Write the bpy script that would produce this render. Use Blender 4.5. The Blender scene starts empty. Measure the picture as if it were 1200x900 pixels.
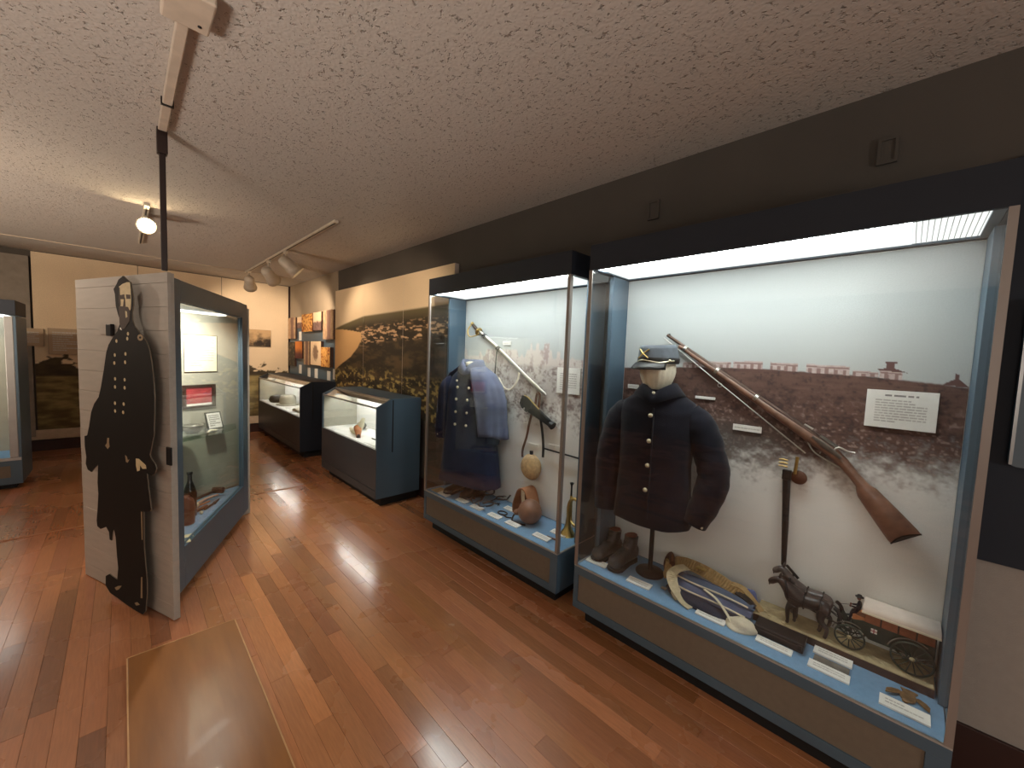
import bpy, math, random
import numpy as np
from mathutils import Vector, Matrix
R_ = random.Random(7)
S = bpy.context.scene
COL = S.collection
PI = math.pi

# ------------------------------------------------------------------ camera
cd = bpy.data.cameras.new('camera'); cam = bpy.data.objects.new('camera', cd); COL.objects.link(cam)
cd.sensor_fit = 'HORIZONTAL'; cd.sensor_width = 36.0; cd.lens = 36.0 * 460.44 / 1200; cd.clip_start = 0.02
def cam_axes(yaw, pitch, roll):
    y, p, r = (math.radians(a) for a in (yaw, pitch, roll))
    fw = Vector((-math.sin(y)*math.cos(p), math.cos(y)*math.cos(p), math.sin(p)))
    rt = Vector((math.cos(y), math.sin(y), 0)); up = rt.cross(fw)
    return math.cos(r)*rt + math.sin(r)*up, -math.sin(r)*rt + math.cos(r)*up, fw
rt, up, fw = cam_axes(-44.79, -3.904, 2.255)
cam.matrix_world = Matrix(((rt.x, up.x, -fw.x, 0), (rt.y, up.y, -fw.y, 0), (rt.z, up.z, -fw.z, 1.5), (0, 0, 0, 1)))
S.camera = cam

# ------------------------------------------------------------------ world, exposure
wd = bpy.data.worlds.new('world'); S.world = wd; wd.use_nodes = True
wd.node_tree.nodes['Background'].inputs[0].default_value = (0.9, 0.75, 0.6, 1)
wd.node_tree.nodes['Background'].inputs[1].default_value = 0.02
vs = S.view_settings
vs.view_transform = 'Standard'; vs.look = 'None'; vs.gamma = 1.0; vs.use_curve_mapping = False
vs.exposure = 0.66
S.cycles.use_denoising = True
S.cycles.max_bounces = 10; S.cycles.transparent_max_bounces = 24
S.cycles.sample_clamp_indirect = 4.0
S.cycles.caustics_reflective = False; S.cycles.caustics_refractive = False

# ------------------------------------------------------------------ lamps of the room (track lights) and added fill lights
WARM = (1.0, 0.76, 0.54)
def spot(name, loc, target, power, angle=70, blend=0.6, color=WARM, size=0.04):
    l = bpy.data.lights.new(name, 'SPOT'); l.energy = power; l.spot_size = math.radians(angle); l.spot_blend = blend
    l.color = color; l.shadow_soft_size = size
    o = bpy.data.objects.new(name, l); COL.objects.link(o); o.location = loc
    o.rotation_euler = (Vector(target) - Vector(loc)).to_track_quat('-Z', 'Y').to_euler()
    return o
def glow(name, loc, power, size=0.25, color=WARM):
    l = bpy.data.lights.new(name, 'POINT'); l.energy = power; l.color = color; l.shadow_soft_size = size
    o = bpy.data.objects.new(name, l); COL.objects.link(o); o.location = loc
    return o
HEADS = [  # position of the lens, aim point, power, cone
    ((1.37, 6.98, 2.38), (1.65, 8.0, 1.75), 30, 100),
    ((1.41, 5.86, 2.36), (2.16, 6.7, 1.75), 60, 90),
    ((1.46, 5.06, 2.37), (2.16, 4.85, 1.72), 14, 105),
]
for p, a, e, ang in HEADS: spot('track_or_fill_spot', p, a, e, ang, 0.7)
spot('track_or_fill_spot', (0.165, 4.60, 2.47), (-0.3, 2.6, 0.0), 30, 100, 0.7)
spot('track_or_fill_spot', (-1.35, 4.55, 2.40), (-0.1, 3.2, 0.6), 44, 68, 0.6, (1.0, 0.80, 0.62))
spot('track_or_fill_spot', (0.165, 0.75, 2.42), (2.16, 4.3, 1.9), 270, 27, 0.8)
spot('ceiling_fill', (-2.6, 0.2, 0.6), (-2.5, 0.5, 2.6), 300, 142, 0.5, (1.0, 0.90, 0.80), 0.5)   # added unseen fill that washes the ceiling
glow('room_fill', (0.5, -2.7, 1.3), 48, 0.3, (1.0, 0.93, 0.86))  # added fill from behind the viewer, stands for no known lamp
glow('room_fill', (-2.3, -0.9, 1.5), 22, 0.25, (1.0, 0.92, 0.84))  # second added fill, unseen, for general brightness
spot('ceiling_fill', (-3.0, 4.0, 0.8), (-2.5, 4.9, 2.6), 230, 130, 0.6, (1.0, 0.84, 0.68), 0.4)  # added upward fill for the far left, no such fixture known
spot('track_or_fill_spot', (-2.3, 4.3, 2.42), (-0.7, 8.1, 1.5), 110, 70, 0.8)  # added unseen spot, brightens the left of the back wall
spot('kiosk_lamp', (0.42, 3.38, 1.70), (0.12, 3.78, 0.8), 46, 150, 0.4, (1.0, 0.95, 0.82), 0.04)

# ------------------------------------------------------------------ helpers
def C(r, g, b): return tuple(((c/255)/12.92 if c/255 <= 0.04045 else ((c/255+0.055)/1.055)**2.4) for c in (r, g, b)) + (1.0,)
WORLD = {}
class MB:
    def __init__(s): s.v = []; s.f = []; s.smooth = []
    def add(s, vs, fs, smooth=False):
        n = len(s.v); s.v += [tuple(p) for p in vs]
        for f in fs: s.f.append(tuple(i+n for i in f)); s.smooth.append(smooth)
        return s
    def box(s, x0, x1, y0, y1, z0, z1, fr=None):
        vs = [(x, y, z) for x in (x0, x1) for y in (y0, y1) for z in (z0, z1)]
        if fr: vs = [fr(*p) for p in vs]
        return s.add(vs, [(0,1,3,2),(4,6,7,5),(0,4,5,1),(2,3,7,6),(0,2,6,4),(1,5,7,3)])
    def loft(s, rings, cap=True, closed=True, smooth=True):
        n = len(rings[0]); vs = [p for r in rings for p in r]; fs = []
        m = n if closed else n-1
        for i in range(len(rings)-1):
            for j in range(m):
                k = (j+1) % n
                fs.append((i*n+j, i*n+k, (i+1)*n+k, (i+1)*n+j))
        s.add(vs, fs, smooth)
        if cap and closed:
            s.add(rings[0], [tuple(reversed(range(n)))]); s.add(rings[-1], [tuple(range(n))])
        return s
    def tube(s, path, rad, n=10, cap=True, flat=1.0, side=None, smooth=True):
        P = [Vector(p) for p in path]
        if not hasattr(rad, '__len__'): rad = [rad]*len(P)
        rings = []; u = None
        for i, p in enumerate(P):
            d = (P[min(i+1, len(P)-1)] - P[max(i-1, 0)]).normalized()
            if side is not None: u = Vector(side) - d*Vector(side).dot(d)
            elif u is None: u = d.orthogonal()
            else: u = u - d*u.dot(d)
            if u.length < 1e-6: u = d.orthogonal()
            u.normalize(); w = d.cross(u)
            rings.append([tuple(p + u*(math.cos(2*PI*k/n)*rad[i]*flat) + w*(math.sin(2*PI*k/n)*rad[i])) for k in range(n)])
        return s.loft(rings, cap, True, smooth)
    def lathe(s, prof, c=(0,0,0), axis=(0,0,1), n=20, cap=False):
        a = Vector(axis).normalized(); u = a.orthogonal().normalized(); w = a.cross(u); c = Vector(c)
        rings = [[tuple(c + a*z + (u*math.cos(2*PI*k/n) + w*math.sin(2*PI*k/n))*max(r, 1e-4)) for k in range(n)] for r, z in prof]
        return s.loft(rings, cap)
    def ball(s, c, r, n=16, m=10):
        r = r if hasattr(r, '__len__') else (r, r, r)
        rings = []
        for i in range(m+1):
            a = -PI/2 + PI*i/m; q = max(math.cos(a), 0.02)
            rings.append([(c[0]+r[0]*q*math.cos(2*PI*k/n), c[1]+r[1]*q*math.sin(2*PI*k/n), c[2]+r[2]*math.sin(a)) for k in range(n)])
        return s.loft(rings)
    def prism(s, pts, fr, t0, t1):
        n = len(pts); vs = [fr(a, b, t0) for a, b in pts] + [fr(a, b, t1) for a, b in pts]
        return s.add(vs, [tuple(reversed(range(n))), tuple(range(n, 2*n))] + [(i, (i+1) % n, n+(i+1) % n, n+i) for i in range(n)])
def obj(name, mb, m, parent=None, bevel=0, label=None, cat=None, group=None, kind=None, attr=None, fix=True):
    vs = np.array(mb.v, dtype=float); lo, hi = vs.min(0), vs.max(0)
    loc = np.array([(lo[0]+hi[0])/2, (lo[1]+hi[1])/2, lo[2]])
    me = bpy.data.meshes.new(name); me.from_pydata((vs-loc).tolist(), [], mb.f)
    me.polygons.foreach_set('use_smooth', mb.smooth)
    if fix and len(mb.f) < 60000:
        import bmesh
        bm = bmesh.new(); bm.from_mesh(me); bmesh.ops.recalc_face_normals(bm, faces=bm.faces); bm.to_mesh(me); bm.free()
    if attr is not None:
        a = me.color_attributes.new('Col', 'FLOAT_COLOR', 'POINT'); a.data.foreach_set('color', np.asarray(attr, dtype=np.float32).ravel())
    me.materials.append(m)
    o = bpy.data.objects.new(name, me); COL.objects.link(o); WORLD[o.name] = loc
    if parent is not None: o.parent = parent; loc = loc - WORLD[parent.name]
    o.location = loc
    if bevel:
        b = o.modifiers.new('bevel', 'BEVEL'); b.width = bevel; b.segments = 2; b.limit_method = 'ANGLE'; b.angle_limit = 0.6
    return tag(o, label, cat, group, kind)
def tag(o, label=None, cat=None, group=None, kind=None):
    for k, v in (('label', label), ('category', cat), ('group', group), ('kind', kind)):
        if v: o[k] = v
    return o
def thing(name, label, cat, loc, group=None):
    o = bpy.data.objects.new(name, None); COL.objects.link(o); o.empty_display_size = 0.1
    o.location = loc; WORLD[o.name] = np.array(loc, dtype=float)
    return tag(o, label, cat, group)
def frame(cx, cy, deg, cz=0):   # local (forward, left, up) -> world
    a = math.radians(deg); c, s = math.cos(a), math.sin(a)
    return lambda f, l, z: (cx + f*c - l*s, cy + f*s + l*c, cz + z)

# ------------------------------------------------------------------ materials
def nodes(m): return m.node_tree.nodes, m.node_tree.links
def mat(name, col, rough=0.6, metal=0.0, var=0.12, vscale=12, bump=0.0, bscale=60, coat=0.0, spec=0.5, stretch=(1,1,1), sheen=0.0, col2=None):
    m = bpy.data.materials.new(name); m.use_nodes = True; N, L = nodes(m); b = N['Principled BSDF']
    b.inputs['Roughness'].default_value = rough; b.inputs['Metallic'].default_value = metal
    b.inputs['Coat Weight'].default_value = coat; b.inputs['Specular IOR Level'].default_value = spec
    b.inputs['Sheen Weight'].default_value = sheen
    tc = N.new('ShaderNodeTexCoord'); mp = N.new('ShaderNodeMapping'); mp.inputs['Scale'].default_value = stretch
    L.new(tc.outputs['Object'], mp.inputs['Vector'])
    nz = N.new('ShaderNodeTexNoise'); nz.inputs['Scale'].default_value = vscale; nz.inputs['Detail'].default_value = 5
    L.new(mp.outputs[0], nz.inputs['Vector'])
    rp = N.new('ShaderNodeValToRGB'); rp.color_ramp.elements[0].position = 0.3; rp.color_ramp.elements[1].position = 0.7
    d = col2 if col2 else tuple(c*(1-var) for c in col[:3]) + (1,); u = col if col2 else tuple(min(1, c*(1+var)) for c in col[:3]) + (1,)
    rp.color_ramp.elements[0].color = d; rp.color_ramp.elements[1].color = u
    L.new(nz.outputs['Fac'], rp.inputs['Fac']); L.new(rp.outputs['Color'], b.inputs['Base Color'])
    if bump:
        n2 = N.new('ShaderNodeTexNoise'); n2.inputs['Scale'].default_value = bscale; n2.inputs['Detail'].default_value = 3
        L.new(mp.outputs[0], n2.inputs['Vector'])
        bp = N.new('ShaderNodeBump'); bp.inputs['Strength'].default_value = bump; bp.inputs['Distance'].default_value = 0.01
        L.new(n2.outputs['Fac'], bp.inputs['Height']); L.new(bp.outputs['Normal'], b.inputs['Normal'])
    return m
def attr_mat(name, rough=0.7, coat=0.0, noise=0.15, nscale=120, bump=0.0):
    m = bpy.data.materials.new(name); m.use_nodes = True; N, L = nodes(m); b = N['Principled BSDF']
    b.inputs['Roughness'].default_value = rough; b.inputs['Coat Weight'].default_value = coat
    a = N.new('ShaderNodeAttribute'); a.attribute_name = 'Col'
    tc = N.new('ShaderNodeTexCoord'); nz = N.new('ShaderNodeTexNoise'); nz.inputs['Scale'].default_value = nscale; nz.inputs['Detail'].default_value = 4
    L.new(tc.outputs['Object'], nz.inputs['Vector'])
    mr = N.new('ShaderNodeMapRange'); mr.inputs['To Min'].default_value = 1-noise; mr.inputs['To Max'].default_value = 1+noise
    L.new(nz.outputs['Fac'], mr.inputs['Value'])
    mx = N.new('ShaderNodeVectorMath'); mx.operation = 'SCALE'
    L.new(a.outputs['Color'], mx.inputs[0]); L.new(mr.outputs[0], mx.inputs['Scale']); L.new(mx.outputs[0], b.inputs['Base Color'])
    return m
def emit(name, col, strength):
    m = bpy.data.materials.new(name); m.use_nodes = True; N, L = nodes(m); N.remove(N['Principled BSDF'])
    e = N.new('ShaderNodeEmission'); e.inputs[0].default_value = col; e.inputs[1].default_value = strength
    L.new(e.outputs[0], N['Material Output'].inputs[0]); return m
def glass_mat(name, tint=(0.97, 0.985, 0.98, 1), f=1.0):
    m = bpy.data.materials.new(name); m.use_nodes = True; N, L = nodes(m); N.remove(N['Principled BSDF'])
    t = N.new('ShaderNodeBsdfTransparent'); t.inputs[0].default_value = tint
    g = N.new('ShaderNodeBsdfGlossy'); g.inputs['Roughness'].default_value = 0.02
    fr = N.new('ShaderNodeFresnel'); fr.inputs['IOR'].default_value = 1.45
    ge = N.new('ShaderNodeNewGeometry'); ior = N.new('ShaderNodeMath'); ior.operation = 'POWER'; ior.inputs[0].default_value = 1.45   # a thin pane: same from both sides
    sg = N.new('ShaderNodeMath'); sg.operation = 'MULTIPLY_ADD'; sg.inputs[1].default_value = -2.0; sg.inputs[2].default_value = 1.0
    L.new(ge.outputs['Backfacing'], sg.inputs[0]); L.new(sg.outputs[0], ior.inputs[1]); L.new(ior.outputs[0], fr.inputs['IOR'])
    mu = N.new('ShaderNodeMath'); mu.operation = 'MULTIPLY'; mu.inputs[1].default_value = f; mu.use_clamp = True
    mx = N.new('ShaderNodeMixShader'); L.new(fr.outputs[0], mu.inputs[0]); L.new(mu.outputs[0], mx.inputs[0])
    L.new(t.outputs[0], mx.inputs[1]); L.new(g.outputs[0], mx.inputs[2]); L.new(mx.outputs[0], N['Material Output'].inputs[0]); return m

M = dict(
    blue=mat('painted_blue_grey', C(73, 94, 110), 0.45, var=0.05, vscale=4, bump=0.03, bscale=200),
    dark=mat('dark_blue_tone', C(18, 27, 40), 0.65, var=0.06, vscale=4),
    lowgrey=mat('dark_grey_laminate', C(52, 54, 58), 0.45, var=0.06, vscale=6),
    kick=mat('black_toe_kick', C(14, 14, 15), 0.7),
    linen=mat('linen_wall_cloth', C(156, 149, 141), 0.9, var=0.04, vscale=30, bump=0.2, bscale=300),
    beige=mat('beige_fabric', C(112, 102, 89), 0.9, var=0.05, vscale=40, bump=0.25, bscale=400),
    deck=mat('pale_blue_cloth', C(112, 150, 184), 0.9, var=0.06, vscale=60, bump=0.15, bscale=500),
    alum=mat('champagne_aluminium', C(146, 138, 132), 0.42, 0.45, var=0.04, vscale=20, stretch=(1,1,0.05)),
    rail=mat('bright_metal_rail', C(170, 170, 168), 0.3, 0.4, var=0.05),
    white=mat('white_card', C(232, 230, 224), 0.8, var=0.03, vscale=30),
    ink=mat('grey_print', C(142, 139, 135), 0.8),
    inkl=mat('pale_print', C(190, 186, 180), 0.8),
    wall=mat('taupe_wall_paint', C(80, 75, 69), 0.85, var=0.06, vscale=3, bump=0.12, bscale=220, stretch=(1,1,0.4)),
    base=mat('dark_red_baseboard', C(48, 22, 16), 0.5),
    trimw=mat('pale_trim', C(190, 172, 150), 0.6),
    navy=mat('navy_wool', C(20, 21, 32), 0.95, var=0.18, vscale=14, bump=0.25, bscale=260, sheen=0.12, spec=0.2),
    blueW=mat('faded_blue_wool', C(92, 100, 128), 0.95, var=0.2, vscale=10, bump=0.3, bscale=220, sheen=0.1, spec=0.2),
    blueWd=mat('deep_blue_wool', C(36, 41, 66), 0.95, var=0.2, vscale=10, bump=0.3, bscale=220, sheen=0.06, spec=0.2),
    brass=mat('brass', C(196, 168, 104), 0.32, 1.0, var=0.12, vscale=30),
    silver=mat('worn_steel', C(190, 186, 178), 0.3, 1.0, var=0.12, vscale=30),
    pewter=mat('dull_button', C(214, 204, 176), 0.35, 0.7),
    iron=mat('dark_iron', C(40, 38, 38), 0.45, 0.6, var=0.2, vscale=40),
    black=mat('black_leather', C(24, 21, 20), 0.42, var=0.3, vscale=30, bump=0.2, bscale=150),
    boot=mat('worn_black_leather', C(38, 34, 32), 0.4, var=0.35, vscale=24, bump=0.35, bscale=90),
    redl=mat('reddish_brown_lining', C(104, 52, 40), 0.8),
    tan=mat('tan_leather', C(164, 112, 80), 0.55, var=0.22, vscale=16, bump=0.2, bscale=120),
    brownl=mat('brown_leather', C(92, 54, 34), 0.5, var=0.25, vscale=16, bump=0.2, bscale=120),
    gourd=mat('brown_gourd', C(128, 92, 74), 0.5, var=0.2, vscale=14),
    fur=mat('tan_canteen_cover', C(196, 164, 120), 0.95, var=0.25, vscale=40, bump=0.6, bscale=140),
    wood=mat('walnut_stock', C(124, 90, 74), 0.38, var=0.3, vscale=20, stretch=(1,1,1), bump=0.05, coat=0.2),
    woodd=mat('dark_wood', C(58, 36, 26), 0.5, var=0.3, vscale=24),
    woodo=mat('orange_wood', C(176, 112, 70), 0.5, var=0.2, vscale=40),
    cloth=mat('cream_cloth', C(222, 212, 190), 0.9, var=0.12, vscale=20, bump=0.3, bscale=120),
    web=mat('cream_webbing', C(206, 192, 160), 0.9, var=0.12, vscale=60, bump=0.3, bscale=400),
    ctan=mat('tan_webbing', C(176, 146, 100), 0.9, var=0.2, vscale=50, bump=0.4, bscale=300),
    canvas=mat('white_canvas', C(222, 208, 196), 0.9, var=0.06, vscale=30, bump=0.15, bscale=300),
    horse=mat('bronze_brown_horse', C(46, 37, 35), 0.35, var=0.3, vscale=30),
    horse2=mat('grey_brown_horse', C(78, 70, 68), 0.3, var=0.3, vscale=30),
    green=mat('dark_green_paint', C(34, 46, 36), 0.45, var=0.2, vscale=40),
    sand=mat('sandy_board', C(178, 162, 126), 0.9, var=0.25, vscale=18, bump=0.6, bscale=70),
    cut=mat('black_print', C(24, 21, 18), 0.7, var=0.08, vscale=8, spec=0.2),
    edge=mat('grey_board_edge', C(120, 112, 98), 0.7),
    skin=mat('sepia_print_light', C(206, 190, 150), 0.7, var=0.1, vscale=40),
    hair=mat('sepia_print_dark', C(62, 46, 36), 0.7),
    side=mat('white_painted_board', C(172, 166, 156), 0.6, var=0.06, vscale=6, bump=0.06, bscale=80, stretch=(1,1,6)),
    conduit=mat('cream_conduit', C(196, 182, 164), 0.55),
    head=mat('white_track_head', C(206, 196, 178), 0.45),
    cream=mat('spotlit_wall_tone', C(156, 142, 122), 0.85, var=0.05, vscale=3),
    tanp=mat('tan_panel', C(176, 156, 132), 0.8, var=0.04),
    steel=mat('lock_steel', C(112, 104, 98), 0.4, 0.7, var=0.2, vscale=40),
    ply=mat('varnished_plywood', C(140, 92, 50), 0.3, var=0.16, vscale=3, stretch=(6,0.8,1), coat=0.5, bump=0.04, bscale=9),
    plye=mat('plywood_edge', C(190, 146, 98), 0.6),
    bottle=mat('dark_bottle_glass', C(22, 20, 16), 0.15, spec=0.7),
    bone=mat('bone_white', C(226, 216, 186), 0.55, var=0.12),
    stone=mat('grey_stone', C(112, 108, 100), 0.8, var=0.3, vscale=30),
    tin=mat('brown_tarnished_brass', C(138, 108, 74), 0.5, 0.5, var=0.3, vscale=50),
    picr=mat('red_print', C(170, 62, 66), 0.6, var=0.35, vscale=14),
    plaque=mat('slate_blue_plaque', C(92, 106, 116), 0.45, var=0.1, vscale=3),
    greyp=mat('grey_liner', C(170, 166, 152), 0.85, var=0.05, vscale=20, bump=0.1, bscale=300),
    pole=mat('dark_brown_pole', C(40, 26, 22), 0.4),
    tint=attr_mat('varnished_plank', 0.30, 0.9, 0.3, 14),
    print_=attr_mat('photo_print', 0.8, 0.0, 0.18, 90),
    printf=attr_mat('photo_print_fine', 0.75, 0.0, 0.12, 200),
    glass=glass_mat('thin_glass'),
    lampE=emit('lamp_lens', C(255, 226, 176), 90),
    caseE=emit('case_diffuser', (0.95, 1.0, 0.98, 1), 21.0),
    caseE2=emit('case_diffuser_rear', (0.95, 1.0, 0.98, 1), 0.8),
    caseE3=emit('case_diffuser_end', (0.95, 1.0, 0.98, 1), 0.8),
    kioskE=emit('kiosk_tube', (1.0, 0.98, 0.88, 1), 2.4),
    lowE=emit('low_case_tube', (1.0, 0.98, 0.90, 1), 34.0),
)
def _plank_grain():
    N, L = nodes(M['tint']); b = N['Principled BSDF']
    mp = N.new('ShaderNodeMapping'); mp.inputs['Scale'].default_value = (9, 0.7, 4)
    tc = [n for n in N if n.type == 'TEX_COORD'][0]; nz = [n for n in N if n.type == 'TEX_NOISE'][0]
    ge = N.new('ShaderNodeNewGeometry'); L.new(ge.outputs['Position'], mp.inputs['Vector']); L.new(mp.outputs[0], nz.inputs['Vector'])
    n2 = N.new('ShaderNodeTexNoise'); n2.inputs['Scale'].default_value = 1.7; n2.inputs['Detail'].default_value = 5; L.new(ge.outputs['Position'], n2.inputs['Vector'])
    mr = N.new('ShaderNodeMapRange'); mr.inputs['From Min'].default_value = 0.3; mr.inputs['From Max'].default_value = 0.7
    mr.inputs['To Min'].default_value = 0.22; mr.inputs['To Max'].default_value = 0.32
    L.new(n2.outputs['Fac'], mr.inputs['Value']); L.new(mr.outputs[0], b.inputs['Roughness'])
    b.inputs['Coat Roughness'].default_value = 0.16; b.inputs['Coat IOR'].default_value = 1.6
    bp = N.new('ShaderNodeBump'); bp.inputs['Strength'].default_value = 0.05; L.new(nz.outputs['Fac'], bp.inputs['Height']); L.new(bp.outputs['Normal'], b.inputs['Normal'])
_plank_grain()

# numpy value noise for the printed photographs
def fbm(x, y, seed=0, oct=4):
    out = np.zeros_like(x); amp = 1.0; tot = 0
    for o in range(oct):
        g = np.random.RandomState(seed*31+o).rand(257, 257)
        xi = np.floor(x).astype(int); yi = np.floor(y).astype(int); fx = x-xi; fy = y-yi
        fx = fx*fx*(3-2*fx); fy = fy*fy*(3-2*fy)
        a = g[xi % 256, yi % 256]; b = g[(xi+1) % 256, yi % 256]; c = g[xi % 256, (yi+1) % 256]; d = g[(xi+1) % 256, (yi+1) % 256]
        out += amp*((a*(1-fx)+b*fx)*(1-fy)+(c*(1-fx)+d*fx)*fy); tot += amp
        x = x*2.03+17.1; y = y*2.03+5.7; amp *= 0.55
    return out/tot
def lin(r, g, b): return np.array(C(r, g, b)[:3])
def mixc(a, b, t): return a*(1-t[..., None]) + b*t[..., None]
def sst(e0, e1, x): t = np.clip((x-e0)/(e1-e0), 0, 1); return t*t*(3-2*t)
def print_sheet(name, fr, u0, u1, v0, v1, nu, nv, func, m, parent, label=None, cat=None, t=0.002):
    """a flat photographic print on a thin sheet; the colours are the ink, evened out against lamp falloff in the showcases"""
    U, V = np.meshgrid(np.linspace(u0, u1, nu), np.linspace(v0, v1, nv)); col = func(U, V)
    mb = MB(); vs = [fr(a, b, 0.0) for a, b in zip(U.ravel(), V.ravel())]
    fs = [(i*nu+j, i*nu+j+1, (i+1)*nu+j+1, (i+1)*nu+j) for i in range(nv-1) for j in range(nu-1)]
    mb.add(vs, fs); k = len(vs)
    cc = np.concatenate([np.clip(col.reshape(-1, 3), 0, 1), np.ones((k, 1))], 1)
    return obj(name, mb, m, parent, label=label, cat=cat, attr=cc, fix=False)
def text_lines(fr, u0, u1, v0, v1, n, rnd, fill=0.55):
    mb = MB(); h = (v1-v0)/n
    for i in range(n):
        v = v1-(i+0.5)*h; u = u0; end = u1 if R_.random() < 0.75 else u0+(u1-u0)*R_.uniform(0.4, 0.8)
        while u < end:
            w = min(R_.uniform(0.06, 0.16)*(u1-u0), end-u)
            mb.prism([(u, v-h*fill/2), (u+w, v-h*fill/2), (u+w, v+h*fill/2), (u, v+h*fill/2)], fr, 0.0, 0.0006)
            u += w+0.018*(u1-u0)
    return mb
# ------------------------------------------------------------------ the room
XW, ZC, YB, XL, YF = 2.215, 2.63, 8.1, -4.2, -3.2
fl = obj('floor', MB().box(XL, XW, YF, YB, -0.08, -0.014), mat('floor_seams', C(70, 38, 25), 0.6), kind='structure')
def plank(mb, x0, x1, y0, y1, z=0.0):
    c = 0.0006; a = (x0+0.0003, x1-0.0003, y0+0.0004, y1-0.0004)
    vs = [(a[0], a[2], -0.013), (a[1], a[2], -0.013), (a[1], a[3], -0.013), (a[0], a[3], -0.013),
          (a[0], a[2], z-c), (a[1], a[2], z-c), (a[1], a[3], z-c), (a[0], a[3], z-c),
          (a[0]+c, a[2]+c, z), (a[1]-c, a[2]+c, z), (a[1]-c, a[3]-c, z), (a[0]+c, a[3]-c, z)]
    mb.add(vs, [(0,1,5,4),(1,2,6,5),(2,3,7,6),(3,0,4,7),(4,5,9,8),(5,6,10,9),(6,7,11,10),(7,4,8,11),(8,9,10,11)])
rest = MB(); rest_c = []; NP = 0
W = 0.0735; x = -4.19
while x < XW-0.01:
    x1 = min(x+W, XW-0.002); y = YF+0.01+R_.uniform(-0.7, 0)
    while y < YB-0.01:
        y1 = y+R_.choice((0.62, 0.85, 1.1, 1.4)); ya, yb = max(y, YF+0.002), min(y1, YB-0.002)
        if yb-ya > 0.05:
            k = R_.random(); d = R_.gauss(1.0, 0.11)
            if k < 0.09: d *= 0.68
            base = np.array(C(164, 107, 71)[:3])*d*np.array([1, R_.uniform(0.94, 1.05), R_.uniform(0.9, 1.08)])
            near = x1 > -0.75 and yb > 0.55 and ya < 3.45 and x < 1.85 and math.hypot(x, ya) > 0.3
            z = R_.uniform(-0.0003, 0.0003)
            if near and NP < 290:
                p = MB(); plank(p, x, x1, ya, yb, z); NP += 1
                obj('plank', p, M['tint'], fl, attr=np.tile(np.append(base, 1), (12, 1)), fix=False)
            else:
                plank(rest, x, x1, ya, yb, z); rest_c.append(np.tile(np.append(base, 1), (12, 1)))
        y = y1
    x += W
obj('far_planks', rest, M['tint'], fl, kind='stuff', attr=np.concatenate(rest_c), fix=False)

def ceiling_mat():
    m = bpy.data.materials.new('popcorn_ceiling'); m.use_nodes = True; N, L = nodes(m); b = N['Principled BSDF']
    b.inputs['Roughness'].default_value = 0.95; b.inputs['Specular IOR Level'].default_value = 0.1
    ge = N.new('ShaderNodeNewGeometry')
    vo = N.new('ShaderNodeTexVoronoi'); vo.inputs['Scale'].default_value = 80; vo.feature = 'SMOOTH_F1'
    nz = N.new('ShaderNodeTexNoise'); nz.inputs['Scale'].default_value = 58; nz.inputs['Detail'].default_value = 4
    nb = N.new('ShaderNodeTexNoise'); nb.inputs['Scale'].default_value = 8
    for n in (nz, nb): L.new(ge.outputs['Position'], n.inputs['Vector'])
    wa = N.new('ShaderNodeVectorMath'); wa.operation = 'MULTIPLY_ADD'; wa.inputs[1].default_value = (0.05, 0.05, 0.05)
    L.new(nb.outputs['Color'], wa.inputs[0]); L.new(ge.outputs['Position'], wa.inputs[2]); L.new(wa.outputs[0], vo.inputs['Vector'])
    rp = N.new('ShaderNodeValToRGB'); rp.color_ramp.elements[0].position = 0.30; rp.color_ramp.elements[1].position = 0.42
    L.new(nz.outputs['Fac'], rp.inputs['Fac'])
    ma = N.new('ShaderNodeMath'); ma.operation = 'MULTIPLY_ADD'; ma.inputs[1].default_value = -0.35
    L.new(vo.outputs['Distance'], ma.inputs[0]); L.new(rp.outputs['Color'], ma.inputs[2])
    bp = N.new('ShaderNodeBump'); bp.inputs['Strength'].default_value = 0.7; bp.inputs['Distance'].default_value = 0.008
    L.new(ma.outputs[0], bp.inputs['Height']); L.new(bp.outputs['Normal'], b.inputs['Normal'])
    r2 = N.new('ShaderNodeValToRGB'); r2.color_ramp.elements[0].position = 0.0; r2.color_ramp.elements[1].position = 0.35
    r2.color_ramp.elements[0].color = C(148, 142, 134); r2.color_ramp.elements[1].color = C(190, 184, 176)
    L.new(rp.outputs['Color'], r2.inputs['Fac']); L.new(r2.outputs['Color'], b.inputs['Base Color'])
    return m
ce = obj('ceiling', MB().box(XL-0.1, XW+0.1, YF-0.1, YB+0.1, ZC, ZC+0.1), ceiling_mat(), kind='structure')
obj('ceiling_seam', MB().box(XL, XW-0.002, 7.105, 7.125, ZC-0.006, ZC+0.001), M['trimw'], ce)
wr = obj('wall_right', MB().box(XW, XW+0.1, YF, YB, -0.08, ZC), M['wall'], kind='structure')
wb = obj('wall_back', MB().box(XL, XW, YB, YB+0.1, -0.08, ZC), M['wall'], kind='structure')
obj('wall_left', MB().box(XL-0.1, XL, YF, YB, -0.08, ZC), M['wall'], kind='structure')
obj('wall_front', MB().box(XL, XW, YF-0.1, YF, -0.08, ZC), M['wall'], kind='structure')
obj('trim_3', MB().box(XW-0.004, XW, -1.7, -0.19, 0.2, 1.6), M['linen'], kind='structure')
obj('trim_4', MB().box(XW-0.012, XW, 5.83, YB-0.03, 1.0, ZC-0.001), M['cream'], kind='structure')  # lighter colour put in for the spotlit far end of the wall
obj('trim_5', MB().box(XL+0.02, 1.6, 4.585, 4.612, 0.0006, 0.0035), mat('floor_strip', C(158, 100, 62), 0.35), kind='structure')
obj('baseboard_right', MB().box(XW-0.016, XW, YF, YB-0.02, 0, 0.2), M['base'], kind='structure', bevel=0.003)
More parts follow.
